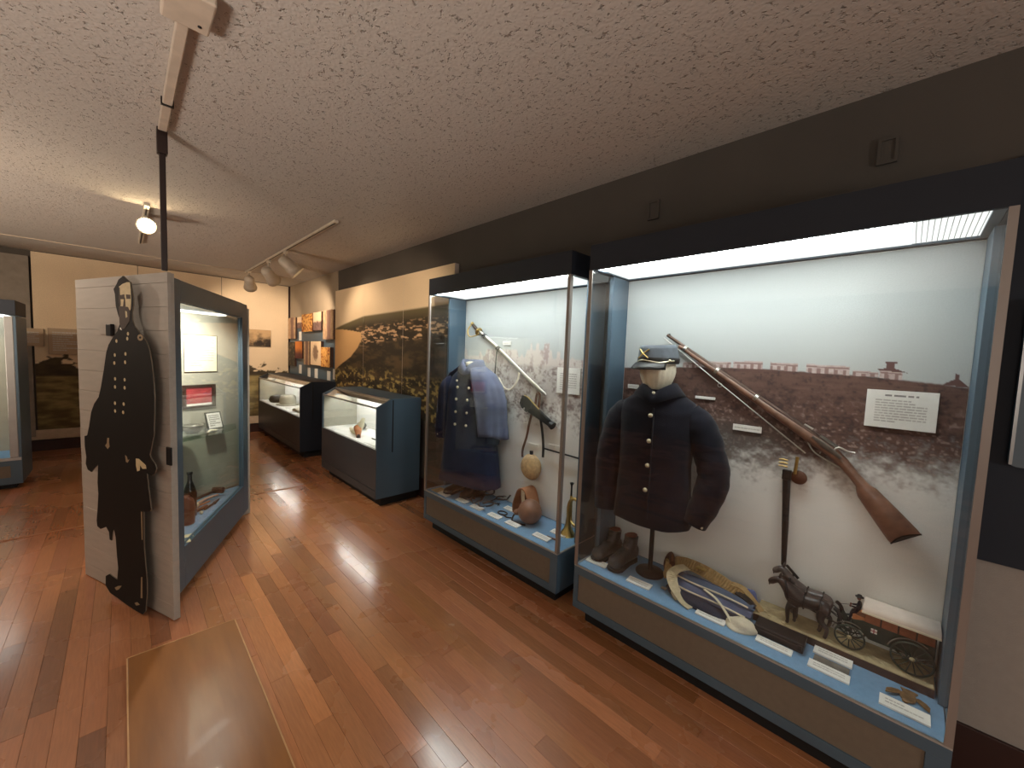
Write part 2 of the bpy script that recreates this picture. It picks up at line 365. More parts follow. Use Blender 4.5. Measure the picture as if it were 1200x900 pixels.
obj('baseboard_back', MB().box(XL, XW-0.02, YB-0.02, YB, 0, 0.145), M['base'], kind='structure', bevel=0.003)
obj('trim_1', MB().box(-0.95, XW-0.03, YB-0.035, YB, 0.155, 0.285), M['trimw'], kind='structure', bevel=0.004)
obj('trim_2', MB().box(XW-0.03, XW-0.006, YB-0.03, YB-0.004, 1.15, ZC-0.005), M['base'], kind='structure')

# printed landscape on the back wall
def back_print(X, Z):
    n = fbm(X*3, Z*3, 3); n2 = fbm(X*9, Z*16, 5); n3 = fbm(X*5, Z*26, 8)
    sky = lin(224, 204, 174)*(0.93+0.14*n[..., None])
    grass = mixc(lin(86, 74, 46), lin(146, 130, 84), sst(0.3, 0.75, n3*0.6+n2*0.4+(Z-0.7)*0.25))
    tree = mixc(lin(30, 26, 18), lin(84, 72, 50), n2)
    out = mixc(grass, tree, sst(0.98, 1.02, Z))
    edge = 1.17+0.30*(n-0.5)+0.42*(n2-0.5)
    return mixc(out, sky, sst(-0.015, 0.015, Z-edge))
mu = thing('wall_mural', 'sepia landscape mural of trees and grass covering the far end wall', 'mural', (0.6, YB-0.03, 0.29))
obj('backing', MB().box(-0.82, 2.17, YB-0.03, YB-0.002, 0.29, 2.62), M['wall'], mu)
fb = lambda u, v, t: (u, YB-0.0325+0.0 - t, v)
print_sheet('print', fb, -0.82, 2.17, 0.29, 2.62, 230, 190, back_print, M['print_'], mu, t=-0.0)
for xs in (0.18, 1.18): obj('panel_joint', MB().box(xs-0.004, xs+0.004, YB-0.0345, YB-0.032, 0.29, 2.62), M['edge'], mu)
def strip_print(X, Z):
    n = fbm(X*14, Z*14, 13); return mixc(lin(190, 160, 120), lin(44, 36, 30), sst(0.1, -0.15, Z-1.66+0.35*(n-0.5)+0.0)*1.0)
tp = thing('photo_panel', 'wide sepia photograph of trees mounted high beside the far corner', 'panel', (1.71, YB-0.05, 1.51))
obj('board', MB().box(1.55, 1.885, YB-0.05, YB-0.033, 1.51, 1.805), M['edge'], tp)
print_sheet('print', lambda u, v, t: (u, YB-0.0515-t, v), 1.552, 1.883, 1.512, 1.803, 60, 50, strip_print, M['print_'], tp, t=-0.001)
def text_panel(name, label, x0, x1, z0, z1, n):
    t = thing(name, label, 'panel', ((x0+x1)/2, YB-0.06, z0))
    obj('board', MB().box(x0, x1, YB-0.065, YB-0.034, z0, z1), M['edge'], t)
    obj('face', MB().box(x0+0.004, x1, YB-0.0665, YB-0.065, z0, z1), M['tanp'], t)
    obj('printed_text', text_lines(lambda u, v, s: (u, YB-0.0667-s, v), x0+0.04, x1-0.04, z0+0.04, z1-0.04, n, R_), M['inkl'], t)
text_panel('text_panel', 'tan text panel on the end wall just left of the grey kiosk', -0.70, -0.385, 1.30, 1.645, 9)
text_panel('text_panel', 'small tan text panel on the end wall beside the left showcase', -0.93, -0.735, 1.40, 1.63, 6)

# tall printed board on the right wall between the low cases and the tall showcases
def hill_print(Y, Z):
    u = (5.80-Y)/2.83; n = fbm(u*5, Z*4, 21); nf = fbm(u*46, Z*34, 22, 3); nm = fbm(u*14, Z*16, 23)
    sky = lin(230, 208, 174)*(0.95+0.08*n[..., None])
    ridge = 1.80+0.14*np.clip(u/0.33, 0, 1)**0.8+0.05*np.clip(u-0.33, 0, 1)
    far = mixc(lin(104, 94, 66), lin(60, 54, 38), sst(0, 0.14, ridge-Z))
    dark = mixc(lin(46, 38, 25), lin(84, 68, 44), sst(0.35, 0.75, nm))
    out = mixc(far, dark, sst(0.06, 0.16, ridge-Z))
    town = (sst(0.56, 0.66, fbm(u*34, Z*60, 24, 2))*sst(0.25, 0.05, np.abs(Z-1.66-0.08*u)/0.8)*sst(0.16, 0.3, u))
    town *= sst(0.13, 0.08, np.abs(Z-1.68-0.1*u)) + 0.4*sst(0.25, 0.1, np.abs(Z-1.55))*sst(0.6, 0.4, u)
    out = mixc(out, lin(216, 178, 138), np.clip(town, 0, 1)*0.85)
    shore = np.interp(Z, [1.22, 1.30, 1.42, 1.55, 1.66, 1.74, 1.785, 1.80], [0.0, 0.07, 0.19, 0.27, 0.31, 0.30, 0.13, 0.0])+0.012*(nm-0.5)
    out = mixc(out, lin(214, 172, 118), sst(0.006, -0.006, u-shore)*sst(1.80, 1.79, Z))
    fl_ = sst(0.52, 0.68, nf)*sst(1.33, 1.14, Z-0.08*(n-0.5))
    out = mixc(out, lin(186, 164, 98), fl_*0.9)
    return mixc(out, sky, sst(-0.012, 0.012, Z-ridge))
mw = thing('wall_mural', 'large sepia hillside and lake mural board behind the low cases', 'mural', (2.18, 4.38, 0.82))
for a, b in ((2.975, 3.886), (3.89, 4.868), (4.872, 5.80)):
    pn = obj('panel', MB().box(2.165, XW-0.003, a, b, 0.82, 2.334), M['canvas'], mw)
    nw = int((b-a)*130)
    print_sheet('print', lambda u, v, t: (2.163+t, u, v), a, b, 0.82, 2.334, nw, 170, hill_print, M['print_'], pn, t=-0.001)

# blue panel with small pictures near the far corner
bpn = thing('picture_board', 'slate blue wall panel carrying rows of small pictures in the far corner', 'panel', (2.19, 6.9, 1.0))
obj('board', MB().box(2.19, XW-0.0125, 5.81, 8.04, 1.0, 2.0), M['blue'], bpn)
def pic_fn(kind, seed, y0, y1, z0, z1):
    def f(Y, Z):
        u = (y1-Y)/(y1-y0); v = (Z-z0)/(z1-z0); n = fbm(u*5, v*5, seed); m = fbm(u*12, v*12, seed+50)
        if kind == 'orange': return mixc(lin(150, 72, 30), lin(232, 176, 96), sst(0.35, 0.65, m+0.25*(0.5-np.abs(u-0.5))))
        if kind == 'scape': return mixc(mixc(lin(84, 62, 60), lin(150, 120, 110), m), lin(236, 206, 170), sst(0.45, 0.55, v+0.2*(n-0.5)))
        if kind == 'port': return mixc(lin(232, 206, 170), lin(96, 62, 46), sst(0.30, 0.18, np.hypot((u-0.5), (v-0.52)*0.75)+0.2*(m-0.5))*0.8)
        if kind == 'dark': return mixc(lin(44, 38, 30), lin(118, 104, 78), sst(0.5, 0.8, m))
        if kind == 'sunset': return mixc(lin(92, 48, 44), lin(214, 128, 56), sst(0.2, 0.7, v+0.3*(n-0.5)))
        return mixc(mixc(lin(128, 96, 76), lin(214, 182, 144), m), lin(120, 92, 80), sst(0.28, 0.1, np.abs(u-0.55)+0.15*(n-0.5)))
    return f
PICS = [('street', 7.60, 8.03, 1.675, 2.047, 0.03, 'narrow brown and red picture in the far corner, upper row'), ('scape', 7.30, 7.56, 1.855, 2.045, 0.012, 'smallest picture, pale landscape, in the upper row'),
        ('orange', 6.70, 7.23, 1.785, 2.07, 0.04, 'glowing orange picture in the upper row'), ('scape', 6.31, 6.67, 1.795, 2.075, 0.04, 'cream sky landscape picture in the upper row'),
        ('tower', 5.80, 6.21, 1.655, 2.078, 0.05, 'tall grey picture at the near end of the upper row'), ('dark', 7.64, 8.03, 1.19, 1.615, 0.03, 'dark green picture in the far corner, lower row'),
        ('sunset', 7.20, 7.58, 1.335, 1.627, 0.04, 'orange and purple sunset picture in the lower row'), ('street', 6.84, 7.12, 1.242, 1.627, 0.04, 'narrow pale picture in the middle of the lower row'),
        ('port', 6.32, 6.79, 1.255, 1.627, 0.04, 'pale portrait picture with a grey figure in the lower row'), ('orange', 5.92, 6.29, 1.245, 1.538, 0.05, 'amber picture at the near end of the lower row')]
for i, (k, a, b, c, d, t, lb) in enumerate(PICS):
    p = thing('small_picture', lb, 'picture', (2.18, (a+b)/2, c), 'small pictures on the blue corner panel')
    obj('board', MB().box(2.188-t, 2.188, a, b, c, d), M['woodd'], p)
    print_sheet('print', lambda u, v, s, t=t: (2.1865-t+s, u, v), a, b, c, d, 30, 36, pic_fn(k, 60+i, a, b, c, d), M['printf'], p, t=-0.0008)
for i, (yy, zz, lb) in enumerate([(7.42, 1.72, 'under the smallest upper picture'), (7.42, 1.15, 'under the sunset picture'), (6.97, 1.12, 'under the narrow pale picture'), (6.63, 1.12, 'under the grey figure portrait'), (6.09, 1.11, 'under the amber picture'), (5.86, 1.15, 'nearest on the blue panel')]):
    obj('caption_card', MB().box(2.178, 2.188, yy-0.055, yy+0.055, zz-0.075, zz+0.075), M['white'], label='tiny white upright caption ' + lb, cat='label', group='captions on the corner panel')

# dark panel with a plaque at the right edge
pr_ = obj('notice_board', MB().box(2.19, XW-0.002, -1.6, -0.205, 0.836, 2.25), M['dark'], bevel=0.002, label='dark navy wall panel at the right edge beside the nearest showcase', cat='panel')
pq = thing('wall_plaque', 'grey glossy plaque with rounded corner on the navy panel', 'plaque', (2.17, -0.6, 1.19))
def rrect(u0, u1, v0, v1, r, k=5):
    out = []
    for cx, cy, a in ((u1-r, v1-r, 0), (u0+r, v1-r, 90), (u0+r, v0+r, 180), (u1-r, v0+r, 270)):
        out += [(cx+r*math.cos(math.radians(a+90*i/k)), cy+r*math.sin(math.radians(a+90*i/k))) for i in range(k+1)]
    return out
fx = lambda x: (lambda u, v, t: (x-t, u, v))
obj('plate', MB().prism(rrect(-1.2, -0.262, 1.192, 1.76, 0.02), fx(2.188), 0, 0.028), M['plaque'], pq, bevel=0.002)
obj('rim', MB().prism(rrect(-0.27, -0.262, 1.2, 1.75, 0.003), fx(2.1585), 0, 0.003), M['rail'], pq)
for nm, a, b, c, d, lb in (('vent_cover', 0.098, 0.16, 2.337, 2.438, 'small square cover plate high on the wall above the right showcase'), ('vent_cover', 1.08, 1.146, 2.33, 2.435, 'smaller dark cover plate on the wall near the gap between showcases')):
    t = thing(nm, lb, 'cover plate', (XW-0.01, (a+b)/2, c))
    fr_ = MB()
    for q in ((a, b, c, c+0.01), (a, b, d-0.01, d), (a, a+0.01, c+0.01, d-0.01), (b-0.01, b, c+0.01, d-0.01)): fr_.box(XW-0.016, XW-0.002, *q)
    obj('frame', fr_, M['wall'], t); obj('plate', MB().box(XW-0.009, XW-0.002, a+0.01, b-0.01, c+0.01, d-0.01), M['wall'], t)

# ceiling conduit, box, power pole
cb_ = thing('ceiling_conduit', 'cream surface conduit on the ceiling running to the dark pole', 'conduit', (0.17, 2.3, ZC-0.03))
obj('raceway', MB().box(0.152, 0.188, 1.84, 2.82, ZC-0.03, ZC-0.001), M['conduit'], cb_, bevel=0.004)
obj('clip', MB().box(0.147, 0.193, 2.50, 2.515, ZC-0.034, ZC-0.0005), M['iron'], cb_)
obj('junction_box', MB().box(0.11, 0.24, 1.66, 1.84, ZC-0.042, ZC-0.001), M['conduit'], cb_, bevel=0.006)
obj('screw', MB().lathe([(0.006, 0), (0.006, 0.003), (0, 0.004)], (0.21, 1.80, ZC-0.042), (0, 0, -1), 10), M['iron'], cb_)
pp = thing('power_pole', 'slim dark pole rising from the kiosk corner to the ceiling', 'pole', (0.17, 2.87, 1.89))
obj('shaft', MB().box(0.157, 0.183, 2.858, 2.884, 1.892, 2.50), M['pole'], pp, bevel=0.003)
obj('bracket', MB().box(0.148, 0.192, 2.848, 2.892, 2.50, 2.629), M['pole'], pp, bevel=0.003)

# track lights
def track(name, label, x, y0, y1):
    t = thing(name, label, 'track', (x, (y0+y1)/2, ZC-0.03))
    obj('channel', MB().box(x-0.018, x+0.018, y0, y1, ZC-0.022, ZC-0.0005), M['head'], t, bevel=0.002)
    obj('slot', MB().box(x-0.006, x+0.006, y0+0.03, y1-0.03, ZC-0.024, ZC-0.0215), M['iron'], t)
    return t
track('light_track', 'long cream lighting track on the ceiling carrying three lamp heads', 1.345, 3.6, 7.13)
def head(label, p, aim, mount, hot, s=1.0):
    t = thing('track_lamp', label, 'lamp', (mount[0], mount[1], p[2]), 'track lamps')
    d = (Vector(aim)-Vector(p)).normalized(); back = Vector(p)-d*0.17
    obj('adapter', MB().box(mount[0]-0.016, mount[0]+0.016, mount[1]-0.05, mount[1]+0.05, ZC-0.05, ZC-0.026), M['head'], t, bevel=0.003)
    obj('stem', MB().tube([(mount[0], mount[1], ZC-0.045), tuple(Vector((mount[0], mount[1], ZC-0.05)).lerp(back+d*0.04, 0.6)), tuple(back+d*0.05)], 0.010, 8), M['head'], t)
    prof = [(0.0, -0.19), (0.035, -0.185), (0.048, -0.16), (0.05, -0.09), (0.056, -0.05), (0.066, 0.012), (0.060, 0.012), (0.05, -0.03), (0.0, -0.032)]
    sh = obj('shade', MB().lathe([(r*s, z*(0.5+0.5*s)) for r, z in prof], p, d, 22), M['head'], t)
    if hot: obj('lens', MB().lathe([(0.0, 0.0), (0.05*s, 0.0), (0.05*s, 0.003), (0, 0.004)], Vector(p)-d*0.012, d, 20), hot, sh)
    return t
def back_of(p, a, k): d = (Vector(a)-Vector(p)).normalized(); return tuple(Vector(p)-d*k)
LENS_DIM = emit('lamp_lens_dim', C(255, 226, 176), 6)
names = ['cream lamp head nearest the far corner, farthest on the track', 'cream flared lamp head in the middle of the track', 'cream lamp head nearest the viewer on the three-lamp track, its lens lit']
for (p, a, e, g), lb, my in zip(HEADS, names, (6.92, 5.84, 5.1)): head(lb, back_of(p, a, 0.012), a, (1.345, my), LENS_DIM, 1.3)
track('light_track', 'short lighting track on the ceiling behind the dark pole', 0.165, 4.45, 6.2)
head('lit lamp head glaring toward the viewer beside the dark pole', (0.165, 4.64, 2.49), (0.14, 2.6, 1.9), (0.165, 4.82), M['lampE'], 1.05)

# plywood sheet on the floor
pw = thing('plywood_sheet', 'glossy varnished plywood sheet lying on the floor in the foreground', 'board', (0.2, 1.6, 0))
obj('sheet', MB().box(-0.012, 0.404, 0.72, 2.488, 0.0005, 0.012), M['ply'], pw, bevel=0.001)
obj('edge_strip', MB().box(-0.012, 0.404, 2.488, 2.492, 0.0005, 0.0125), M['plye'], pw); obj('edge_strip', MB().box(0.404, 0.409, 0.72, 2.488, 0.0005, 0.0125), M['plye'], pw); obj('edge_strip', MB().box(-0.017, -0.012, 0.72, 2.488, 0.0005, 0.0125), M['plye'], pw)
# ------------------------------------------------------------------ tall showcases on the right wall
def fade(Z, a, b): return sst(a, b, Z)
def prairie_print(Y, Z):       # right showcase: brown prairie under a pale sky, low barracks on the skyline
    u = (1.26-Y)/1.44; n = fbm(u*6, Z*6, 31); nf = fbm(u*120, Z*95, 32, 2); nm = fbm(u*34, Z*34, 33); ns = fbm(u*14, Z*90, 34)
    sky = mixc(lin(180, 184, 183), lin(180, 185, 185), sst(1.5, 1.95, Z))  # sky ink toned down to offset the strong light near the diffuser
    hor = np.interp(Y, [-0.18, -0.05, 0.1, 0.5, 0.75, 1.26], [1.452, 1.464, 1.478, 1.492, 1.488, 1.462])
    gr = mixc(lin(70, 46, 42), lin(118, 88, 76), np.clip(0.55*ns+0.6*(nm-0.25), 0, 1))
    gr = mixc(gr, lin(168, 146, 136), sst(0.55, 0.75, nf*0.7+nm*0.3)*sst(1.44, 1.2, Z)*0.75); gr = mixc(gr, lin(54, 38, 36), sst(0.46, 0.3, nf*0.6+nm*0.4)*0.6)
    low = np.interp(Y, [-0.18, 0.1, 0.35, 0.7, 1.26], [1.13, 1.10, 1.05, 1.03, 1.0])
    pale = mixc(lin(226, 224, 220), lin(236, 234, 230), n)  # pale lower print, lightened further to make up for lamp falloff
    k = sst(low-0.12, low+0.10, Z+0.22*(nm-0.5)+0.10*(nf-0.5))
    ash = mixc(gr, lin(94, 88, 84), sst(1.28, 1.14, Z)*sst(0.25, 0.5, Y)*0.7)
    out = mixc(pale, ash, k)
    out = mixc(out, sky, sst(-0.004, 0.004, Z-hor-0.004*(nf-0.5)))
    red = lin(120, 86, 82); pk = lin(206, 190, 184)
    def bld(y0, y1, h, step=0.03, roof=0.4):
        nonlocal out
        v = (Z-hor)/h; ins = ((Y > y0) & (Y < y1) & (v > -0.05) & (v < 1)).astype(float)
        win = (np.abs(((Y-y0)/step) % 1-0.5) < 0.22) & (v < 0.55)
        c = mixc(np.broadcast_to(pk, out.shape), np.broadcast_to(red, out.shape), np.where(win | ((v > 0.62) & (v < 0.8)), 0.85, 0.25+0.5*(nf-0.3)))
        out = mixc(out, c, ins)
    for a, b, h in ((0.78, 0.88, 0.028), (0.64, 0.76, 0.03), (0.50, 0.63, 0.034), (0.36, 0.47, 0.034), (0.18, 0.33, 0.036), (0.09, 0.17, 0.020), (0.02, 0.085, 0.03)): bld(a, b, h)
    rf = ((np.abs(Y-0.052) < 0.05*np.clip((hor+0.045-Z)/0.016, 0, 1)) & (Z > hor+0.029) & (Z < hor+0.045)) | ((np.abs(Y-0.055) < 0.012) & (Z > hor+0.04) & (Z < hor+0.066)) | ((np.abs(Y-0.055) < 0.018) & (Z > hor+0.06) & (Z < hor+0.068))
    rf |= ((np.abs(Y+0.125) < 0.035*np.clip((hor+0.03-Z)/0.03, 0, 1)) & (Z > hor)) | ((np.abs(Y+0.125) < 0.006) & (Z > hor) & (Z < hor+0.045))
    return mixc(out, np.broadcast_to(lin(96, 66, 62), out.shape), rf.astype(float))
def troop_print(Y, Z):         # left showcase: a faded line of soldiers and wagons
    u = (2.85-Y)/1.46; n = fbm(u*6, Z*6, 41); nf = fbm(u*100, Z*80, 42, 2); nm = fbm(u*30, Z*30, 43); nv = fbm(u*40, Z*9, 44, 3)
    sky = mixc(lin(180, 184, 183), lin(180, 185, 185), sst(1.5, 1.95, Z))  # sky kept darker against the bright light at the top
    hor = 1.44
    band = mixc(lin(204, 194, 186), lin(172, 154, 149), sst(0.48, 0.66, nv*0.7+nf*0.3))
    top = 1.50+0.06*sst(0.45, 0.6, fbm(u*12, Z*0+1.0, 45, 2))+0.05*sst(0.55, 0.62, fbm(u*44, Z*0+2.0, 46, 1))*sst(0.2, 0.12, np.abs(u-0.66))
    gr = mixc(lin(190, 182, 176), lin(132, 116, 112), sst(0.42, 0.7, nm*0.6+nf*0.4))
    pale = mixc(lin(226, 224, 220), lin(236, 234, 230), n)  # lower ink brightened where less lamp light arrives
    k = sst(0.98, 1.20, Z+0.24*(nm-0.5)+0.14*(nf-0.5))
    out = mixc(pale, gr, k); out = mixc(out, band, sst(1.42, 1.46, Z))
    return mixc(out, sky, sst(-0.012, 0.012, Z-top))
def tall_case(name, label, y0, y1, x0, seed, pfun, nv, nu):
    t = thing(name, label, 'showcase', (2.0, (y0+y1)/2, 0)); xb = XW-0.004
    obj('toe_kick', MB().box(x0+0.06, xb, y0+0.05, y1-0.05, 0.0, 0.088), M['kick'], t)
    b = MB(); z0, z1 = 0.088, 0.330
    fy0, fy1 = y0+0.055, y1-0.028
    b.box(x0+0.010, xb, y0, y1, z0, z1)
    ba = obj('base_cabinet', b, M['blue'], t)
    for q in ((y0, y1, z0, 0.130), (y0, y1, 0.286, z1), (y0, fy0, 0.130, 0.286), (fy1, y1, 0.130, 0.286)):
        obj('face_frame', MB().box(x0, x0+0.0095, *q), M['blue'], ba, bevel=0.001)
    obj('fabric_panel', MB().box(x0+0.006, x0+0.0098, fy0+0.001, fy1-0.001, 0.131, 0.285), M['beige'], t)
    obj('deck', MB().box(x0+0.012, xb-0.02, y0+0.012, y1-0.012, z1+0.0002, 0.336), M['deck'], t)
    r = MB(); r.box(x0-0.001, x0+0.009, y0, y1, 0.331, 0.338); r.box(x0+0.009, xb, y0, y0+0.009, 0.331, 0.338); r.box(x0+0.009, xb, y1-0.009, y1, 0.331, 0.338)
    obj('glazing_rail', r, M['rail'], t)
    for ya in (y0, y1):
        s = 1 if ya == y0 else -1; lo, hi = sorted((ya, ya+s*0.020)); l2, h2 = sorted((ya, ya+s*0.004))
        obj('corner_post', MB().box(x0-0.003, x0+0.003, lo, hi, 0.3385, 1.985).box(x0+0.003, x0+0.022, l2, h2, 0.3385, 1.985), M['alum'], t)
        gl, gh = sorted((ya+s*0.0045, ya+s*0.0095))
        obj('side_glass', MB().box(x0+0.0225, 2.018, gl, gh, 0.3385, 1.985), M['glass'], t)
        pl, ph = sorted((ya+s*0.001, ya+s*0.026))
        obj('side_stile', MB().box(2.019, xb-0.016, pl, ph, 0.3385, 1.985), M['blue'], t, bevel=0.001)
    obj('front_glass', MB().box(x0+0.0035, x0+0.0085, y0+0.021, y1-0.021, 0.3385, 1.985), M['glass'], t)
    bk = obj('back_panel', MB().box(xb-0.0145, xb, y0+0.012, y1-0.012, 0.3365, 1.984), M['white'], t)
    print_sheet('print', lambda u, v, s: (xb-0.0155+s, u, v), y0+0.027, y1-0.027, 0.3366, 1.982, nu, nv, pfun, M['printf'], bk, t=-0.0009)
    h = MB(); za, zb = 1.986, 2.118
    h.box(x0, x0+0.018, y0, y1, za, zb); h.box(x0+0.018, xb, y0, y0+0.018, za, zb); h.box(x0+0.018, xb, y1-0.018, y1, za, zb)
    h.box(x0+0.018, xb, y0+0.018, y1-0.018, zb-0.015, zb); h.box(xb-0.018, xb, y0+0.018, y1-0.018, za, zb-0.015)
    obj('header', h, M['dark'], t)  # same paint as the base; its shade is put into a darker colour
    ye = y0+0.045+(0.17 if y0 < 0 else 0.0)
    d = obj('light_diffuser', MB().box(x0+0.03, x0+0.11, ye, y1-0.03, 1.996, 2.0), M['caseE'], t, label='glowing white diffuser')
    obj('light_diffuser', MB().box(x0+0.1105, xb-0.03, ye, y1-0.03, 1.996, 2.0), M['caseE2'], t, label='glowing white diffuser')
    if y0 < 0:
        obj('light_diffuser', MB().box(x0+0.03, xb-0.03, y0+0.045, ye-0.0005, 1.998, 2.0), M['caseE3'], t, label='dimmer ribbed end of the diffuser')
        for k in range(12): obj('diffuser_rib', MB().box(x0+0.03, xb-0.03, y0+0.050+0.014*k, y0+0.0518+0.014*k, 1.9962, 1.9978), M['white'], t)
    rm = MB()
    for q in ((x0+0.018, xb-0.018, y0+0.018, y0+0.045), (x0+0.018, xb-0.018, y1-0.03, y1-0.018), (x0+0.018, x0+0.03, y0+0.045, y1-0.03), (xb-0.03, xb-0.018, y0+0.045, y1-0.03)): rm.box(*q, 1.990, 1.998)
    obj('diffuser_rim', rm, M['blue'], t)
    return t
tall_case('showcase', 'large lit glass showcase with dark coat and rifle, nearest on the right', -0.184, 1.261, 1.812, 1, prairie_print, 440, 400)
tall_case('showcase', 'smaller lit glass showcase holding the long blue greatcoat', 1.392, 2.855, 1.821, 2, troop_print, 320, 280)

# showcase at the far left, facing the viewer
lc = thing('showcase', 'partly visible grey showcase at the far left edge', 'showcase', (-1.4, 6.6, 0))
lx0, lx1, ly0, ly1 = -2.3, -0.735, 6.16, 6.75
obj('toe_kick', MB().box(lx0+0.05, lx1-0.05, ly0+0.06, ly1-0.02, 0, 0.05), M['kick'], lc)
obj('base_cabinet', MB().box(lx0, lx1, ly0, ly1, 0.05, 0.285), M['blue'], lc, bevel=0.002)
obj('fabric_panel', MB().box(lx0+0.08, lx1-0.075, ly0-0.003, ly0, 0.12, 0.235), M['beige'], lc)
obj('deck', MB().box(lx0+0.02, lx1-0.02, ly0+0.02, ly1-0.02, 0.2855, 0.292), M['deck'], lc)
obj('rail', MB().box(lx0, lx1-0.004, ly0-0.004, ly0+0.012, 0.286, 0.315), M['rail'], lc)
obj('corner_post', MB().box(lx1-0.075, lx1-0.02, ly0, ly0+0.05, 0.316, 1.705), M['rail'], lc, bevel=0.004)
obj('corner_post', MB().box(lx1-0.019, lx1, ly0, ly1, 0.286, 1.705), M['blue'], lc, bevel=0.002)
obj('back_panel', MB().box(lx0+0.02, lx1-0.02, ly1-0.03, ly1, 0.293, 1.70), M['greyp'], lc)
obj('front_glass', MB().box(lx0+0.02, lx1-0.076, ly0+0.005, ly0+0.01, 0.316, 1.705), M['glass'], lc)
obj('header', MB().box(lx0, lx1, ly0-0.002, ly1, 1.72, 1.862), M['dark'], lc, bevel=0.003)
obj('light_diffuser', MB().box(lx0+0.03, lx1-0.08, ly0+0.03, ly1-0.03, 1.706, 1.719), emit('left_case_diffuser', (0.96, 1, 0.95, 1), 2.0), lc)
obj('wall_panel', MB().box(-2.3, -0.84, YB-0.05, YB-0.002, 0.2, 2.55), mat('grey_wall_panel', C(140, 132, 122), 0.8), kind=None, label='plain grey wall panel at the left end of the far wall', cat='panel')

# ------------------------------------------------------------------ low sloped cases
def low_case(label, y0, y1, body):
    x0, x1, zb, zg, zt, zr = 1.69, 2.16, 0.09, 0.581, 0.976, 1.051
    xs = 1.838
    t = thing('low_display_case', label, 'display case', (1.95, (y0+y1)/2, 0))
    obj('toe_kick', MB().box(x0+0.07, x1, y0+0.05, y1-0.05, 0, zb-0.001), M['kick'], t)
    obj('base_cabinet', MB().box(x0+0.003, x1, y0+0.026, y1-0.026, zb, zg-0.02), body, t)
    obj('front_panel', MB().box(x0-0.004, x0+0.002, y0+0.001, y1-0.001, zb+0.085, zg-0.012), M['lowgrey'], t, bevel=0.001)
    obj('front_panel', MB().box(x0-0.004, x0+0.002, y0+0.001, y1-0.001, zb, zb+0.08), M['lowgrey'], t, bevel=0.001)
    prof = [(x0, zb), (x1, zb), (x1, zr), (xs, zr), (x0, zt)]
    for ya in (y0, y1-0.025):
        sp = obj('end_panel', MB().prism(prof, lambda u, v, s, ya=ya: (u, ya+s, v), 0, 0.025), body, t, bevel=0.0015)
    obj('groove', MB().box(xs+0.008, xs+0.020, y0-0.0015, y0+0.0005, 0.53, zr-0.012), M['kick'], t)
    obj('top_slab', MB().box(xs, x1, y0+0.0255, y1-0.0255, zr-0.03, zr), body, t, bevel=0.002)
    obj('deck', MB().box(x0+0.01, xs+0.26, y0+0.026, y1-0.026, zg-0.018, zg-0.004), M['white'], t)
    obj('back_liner', MB().box(xs+0.262, xs+0.28, y0+0.026, y1-0.026, zg-0.018, zr-0.032), M['white'], t)
    obj('side_liner', MB().box(x0+0.012, xs+0.26, y1-0.031, y1-0.0262, zg-0.003, 0.955), M['greyp'], t)
    rm = MB(); rm.box(x0, x0+0.016, y0+0.026, y1-0.026, zt-0.018, zt-0.004); rm.box(xs-0.006, xs+0.02, y0+0.026, y1-0.026, zr-0.032, zr-0.004)
    obj('glass_rim', rm, M['rail'], t)
    obj('front_glass', MB().box(x0+0.003, x0+0.008, y0+0.026, y1-0.026, zg-0.012, zt-0.019), M['glass'], t)
    sl = [(x0+0.016, zt-0.006), (xs-0.006, zr-0.010), (xs-0.006, zr-0.014), (x0+0.016, zt-0.010)]
    obj('sloped_glass', MB().prism(sl, lambda u, v, s: (u, y0+0.026+s, v), 0, y1-y0-0.052), M['glass'], t)
    obj('light_tube', MB().tube([(xs+0.06, y0+0.06, zr-0.047), (xs+0.06, y1-0.06, zr-0.047)], 0.012, 10), M['lowE'], t, label='glowing light tube')
    obj('light_shield', MB().box(xs+0.014, xs+0.02, y0+0.027, y1-0.027, zr-0.075, zr-0.0325), M['lowgrey'], t)
    return t
low_case('blue grey sloped display case with the horn, next to the tall showcases', 3.486, 4.92, M['blue'])
low_case('dark sloped display case in the far corner under the small pictures', 5.747, 8.03, M['dark'])
zd = 0.5772
# things in the near low case
def horn(mb, base, pts, rad): return mb.tube(pts, rad, 12)
hn = thing('powder_horn', 'curved cream and amber horn in the nearer low case', 'horn', (1.82, 4.2, zd))
hp = [(1.87, 4.52, zd+0.025), (1.85, 4.42, zd+0.022), (1.83, 4.31, zd+0.028), (1.82, 4.22, zd+0.055), (1.82, 4.16, zd+0.10), (1.83, 4.13, zd+0.15), (1.85, 4.13, zd+0.20)]
obj('horn_body', MB().tube(hp, [0.016, 0.026, 0.034, 0.04, 0.04, 0.03, 0.016], 12), M['bone'], hn)
obj('horn_mouth', MB().tube([(1.80, 4.17, zd+0.10), (1.79, 4.13, zd+0.06), (1.78, 4.10, zd+0.022), (1.777, 4.09, zd+0.001)], [0.042, 0.036, 0.026, 0.024], 12), M['woodo'], hn)
obj('tip', MB().tube([(1.776, 4.088, zd+0.001), (1.765, 4.06, zd+0.03)], [0.022, 0.016], 8), M['iron'], hn)
obj('stone_lump', MB().ball((2.0, 4.52, zd+0.045), (0.05, 0.08, 0.045), 12, 8), M['stone'], label='rounded grey stone at the back of the nearer low case', cat='stone')
obj('caption_card', MB().prism([(0, 0), (0.16, 0), (0.16, 0.22), (0, 0.22)], lambda u, v, s: (1.93+v*0.35+s, 3.72+u, zd+0.001+v*0.93), 0, 0.003), M['white'], label='large white card leaning behind the horn in the nearer low case', cat='label')
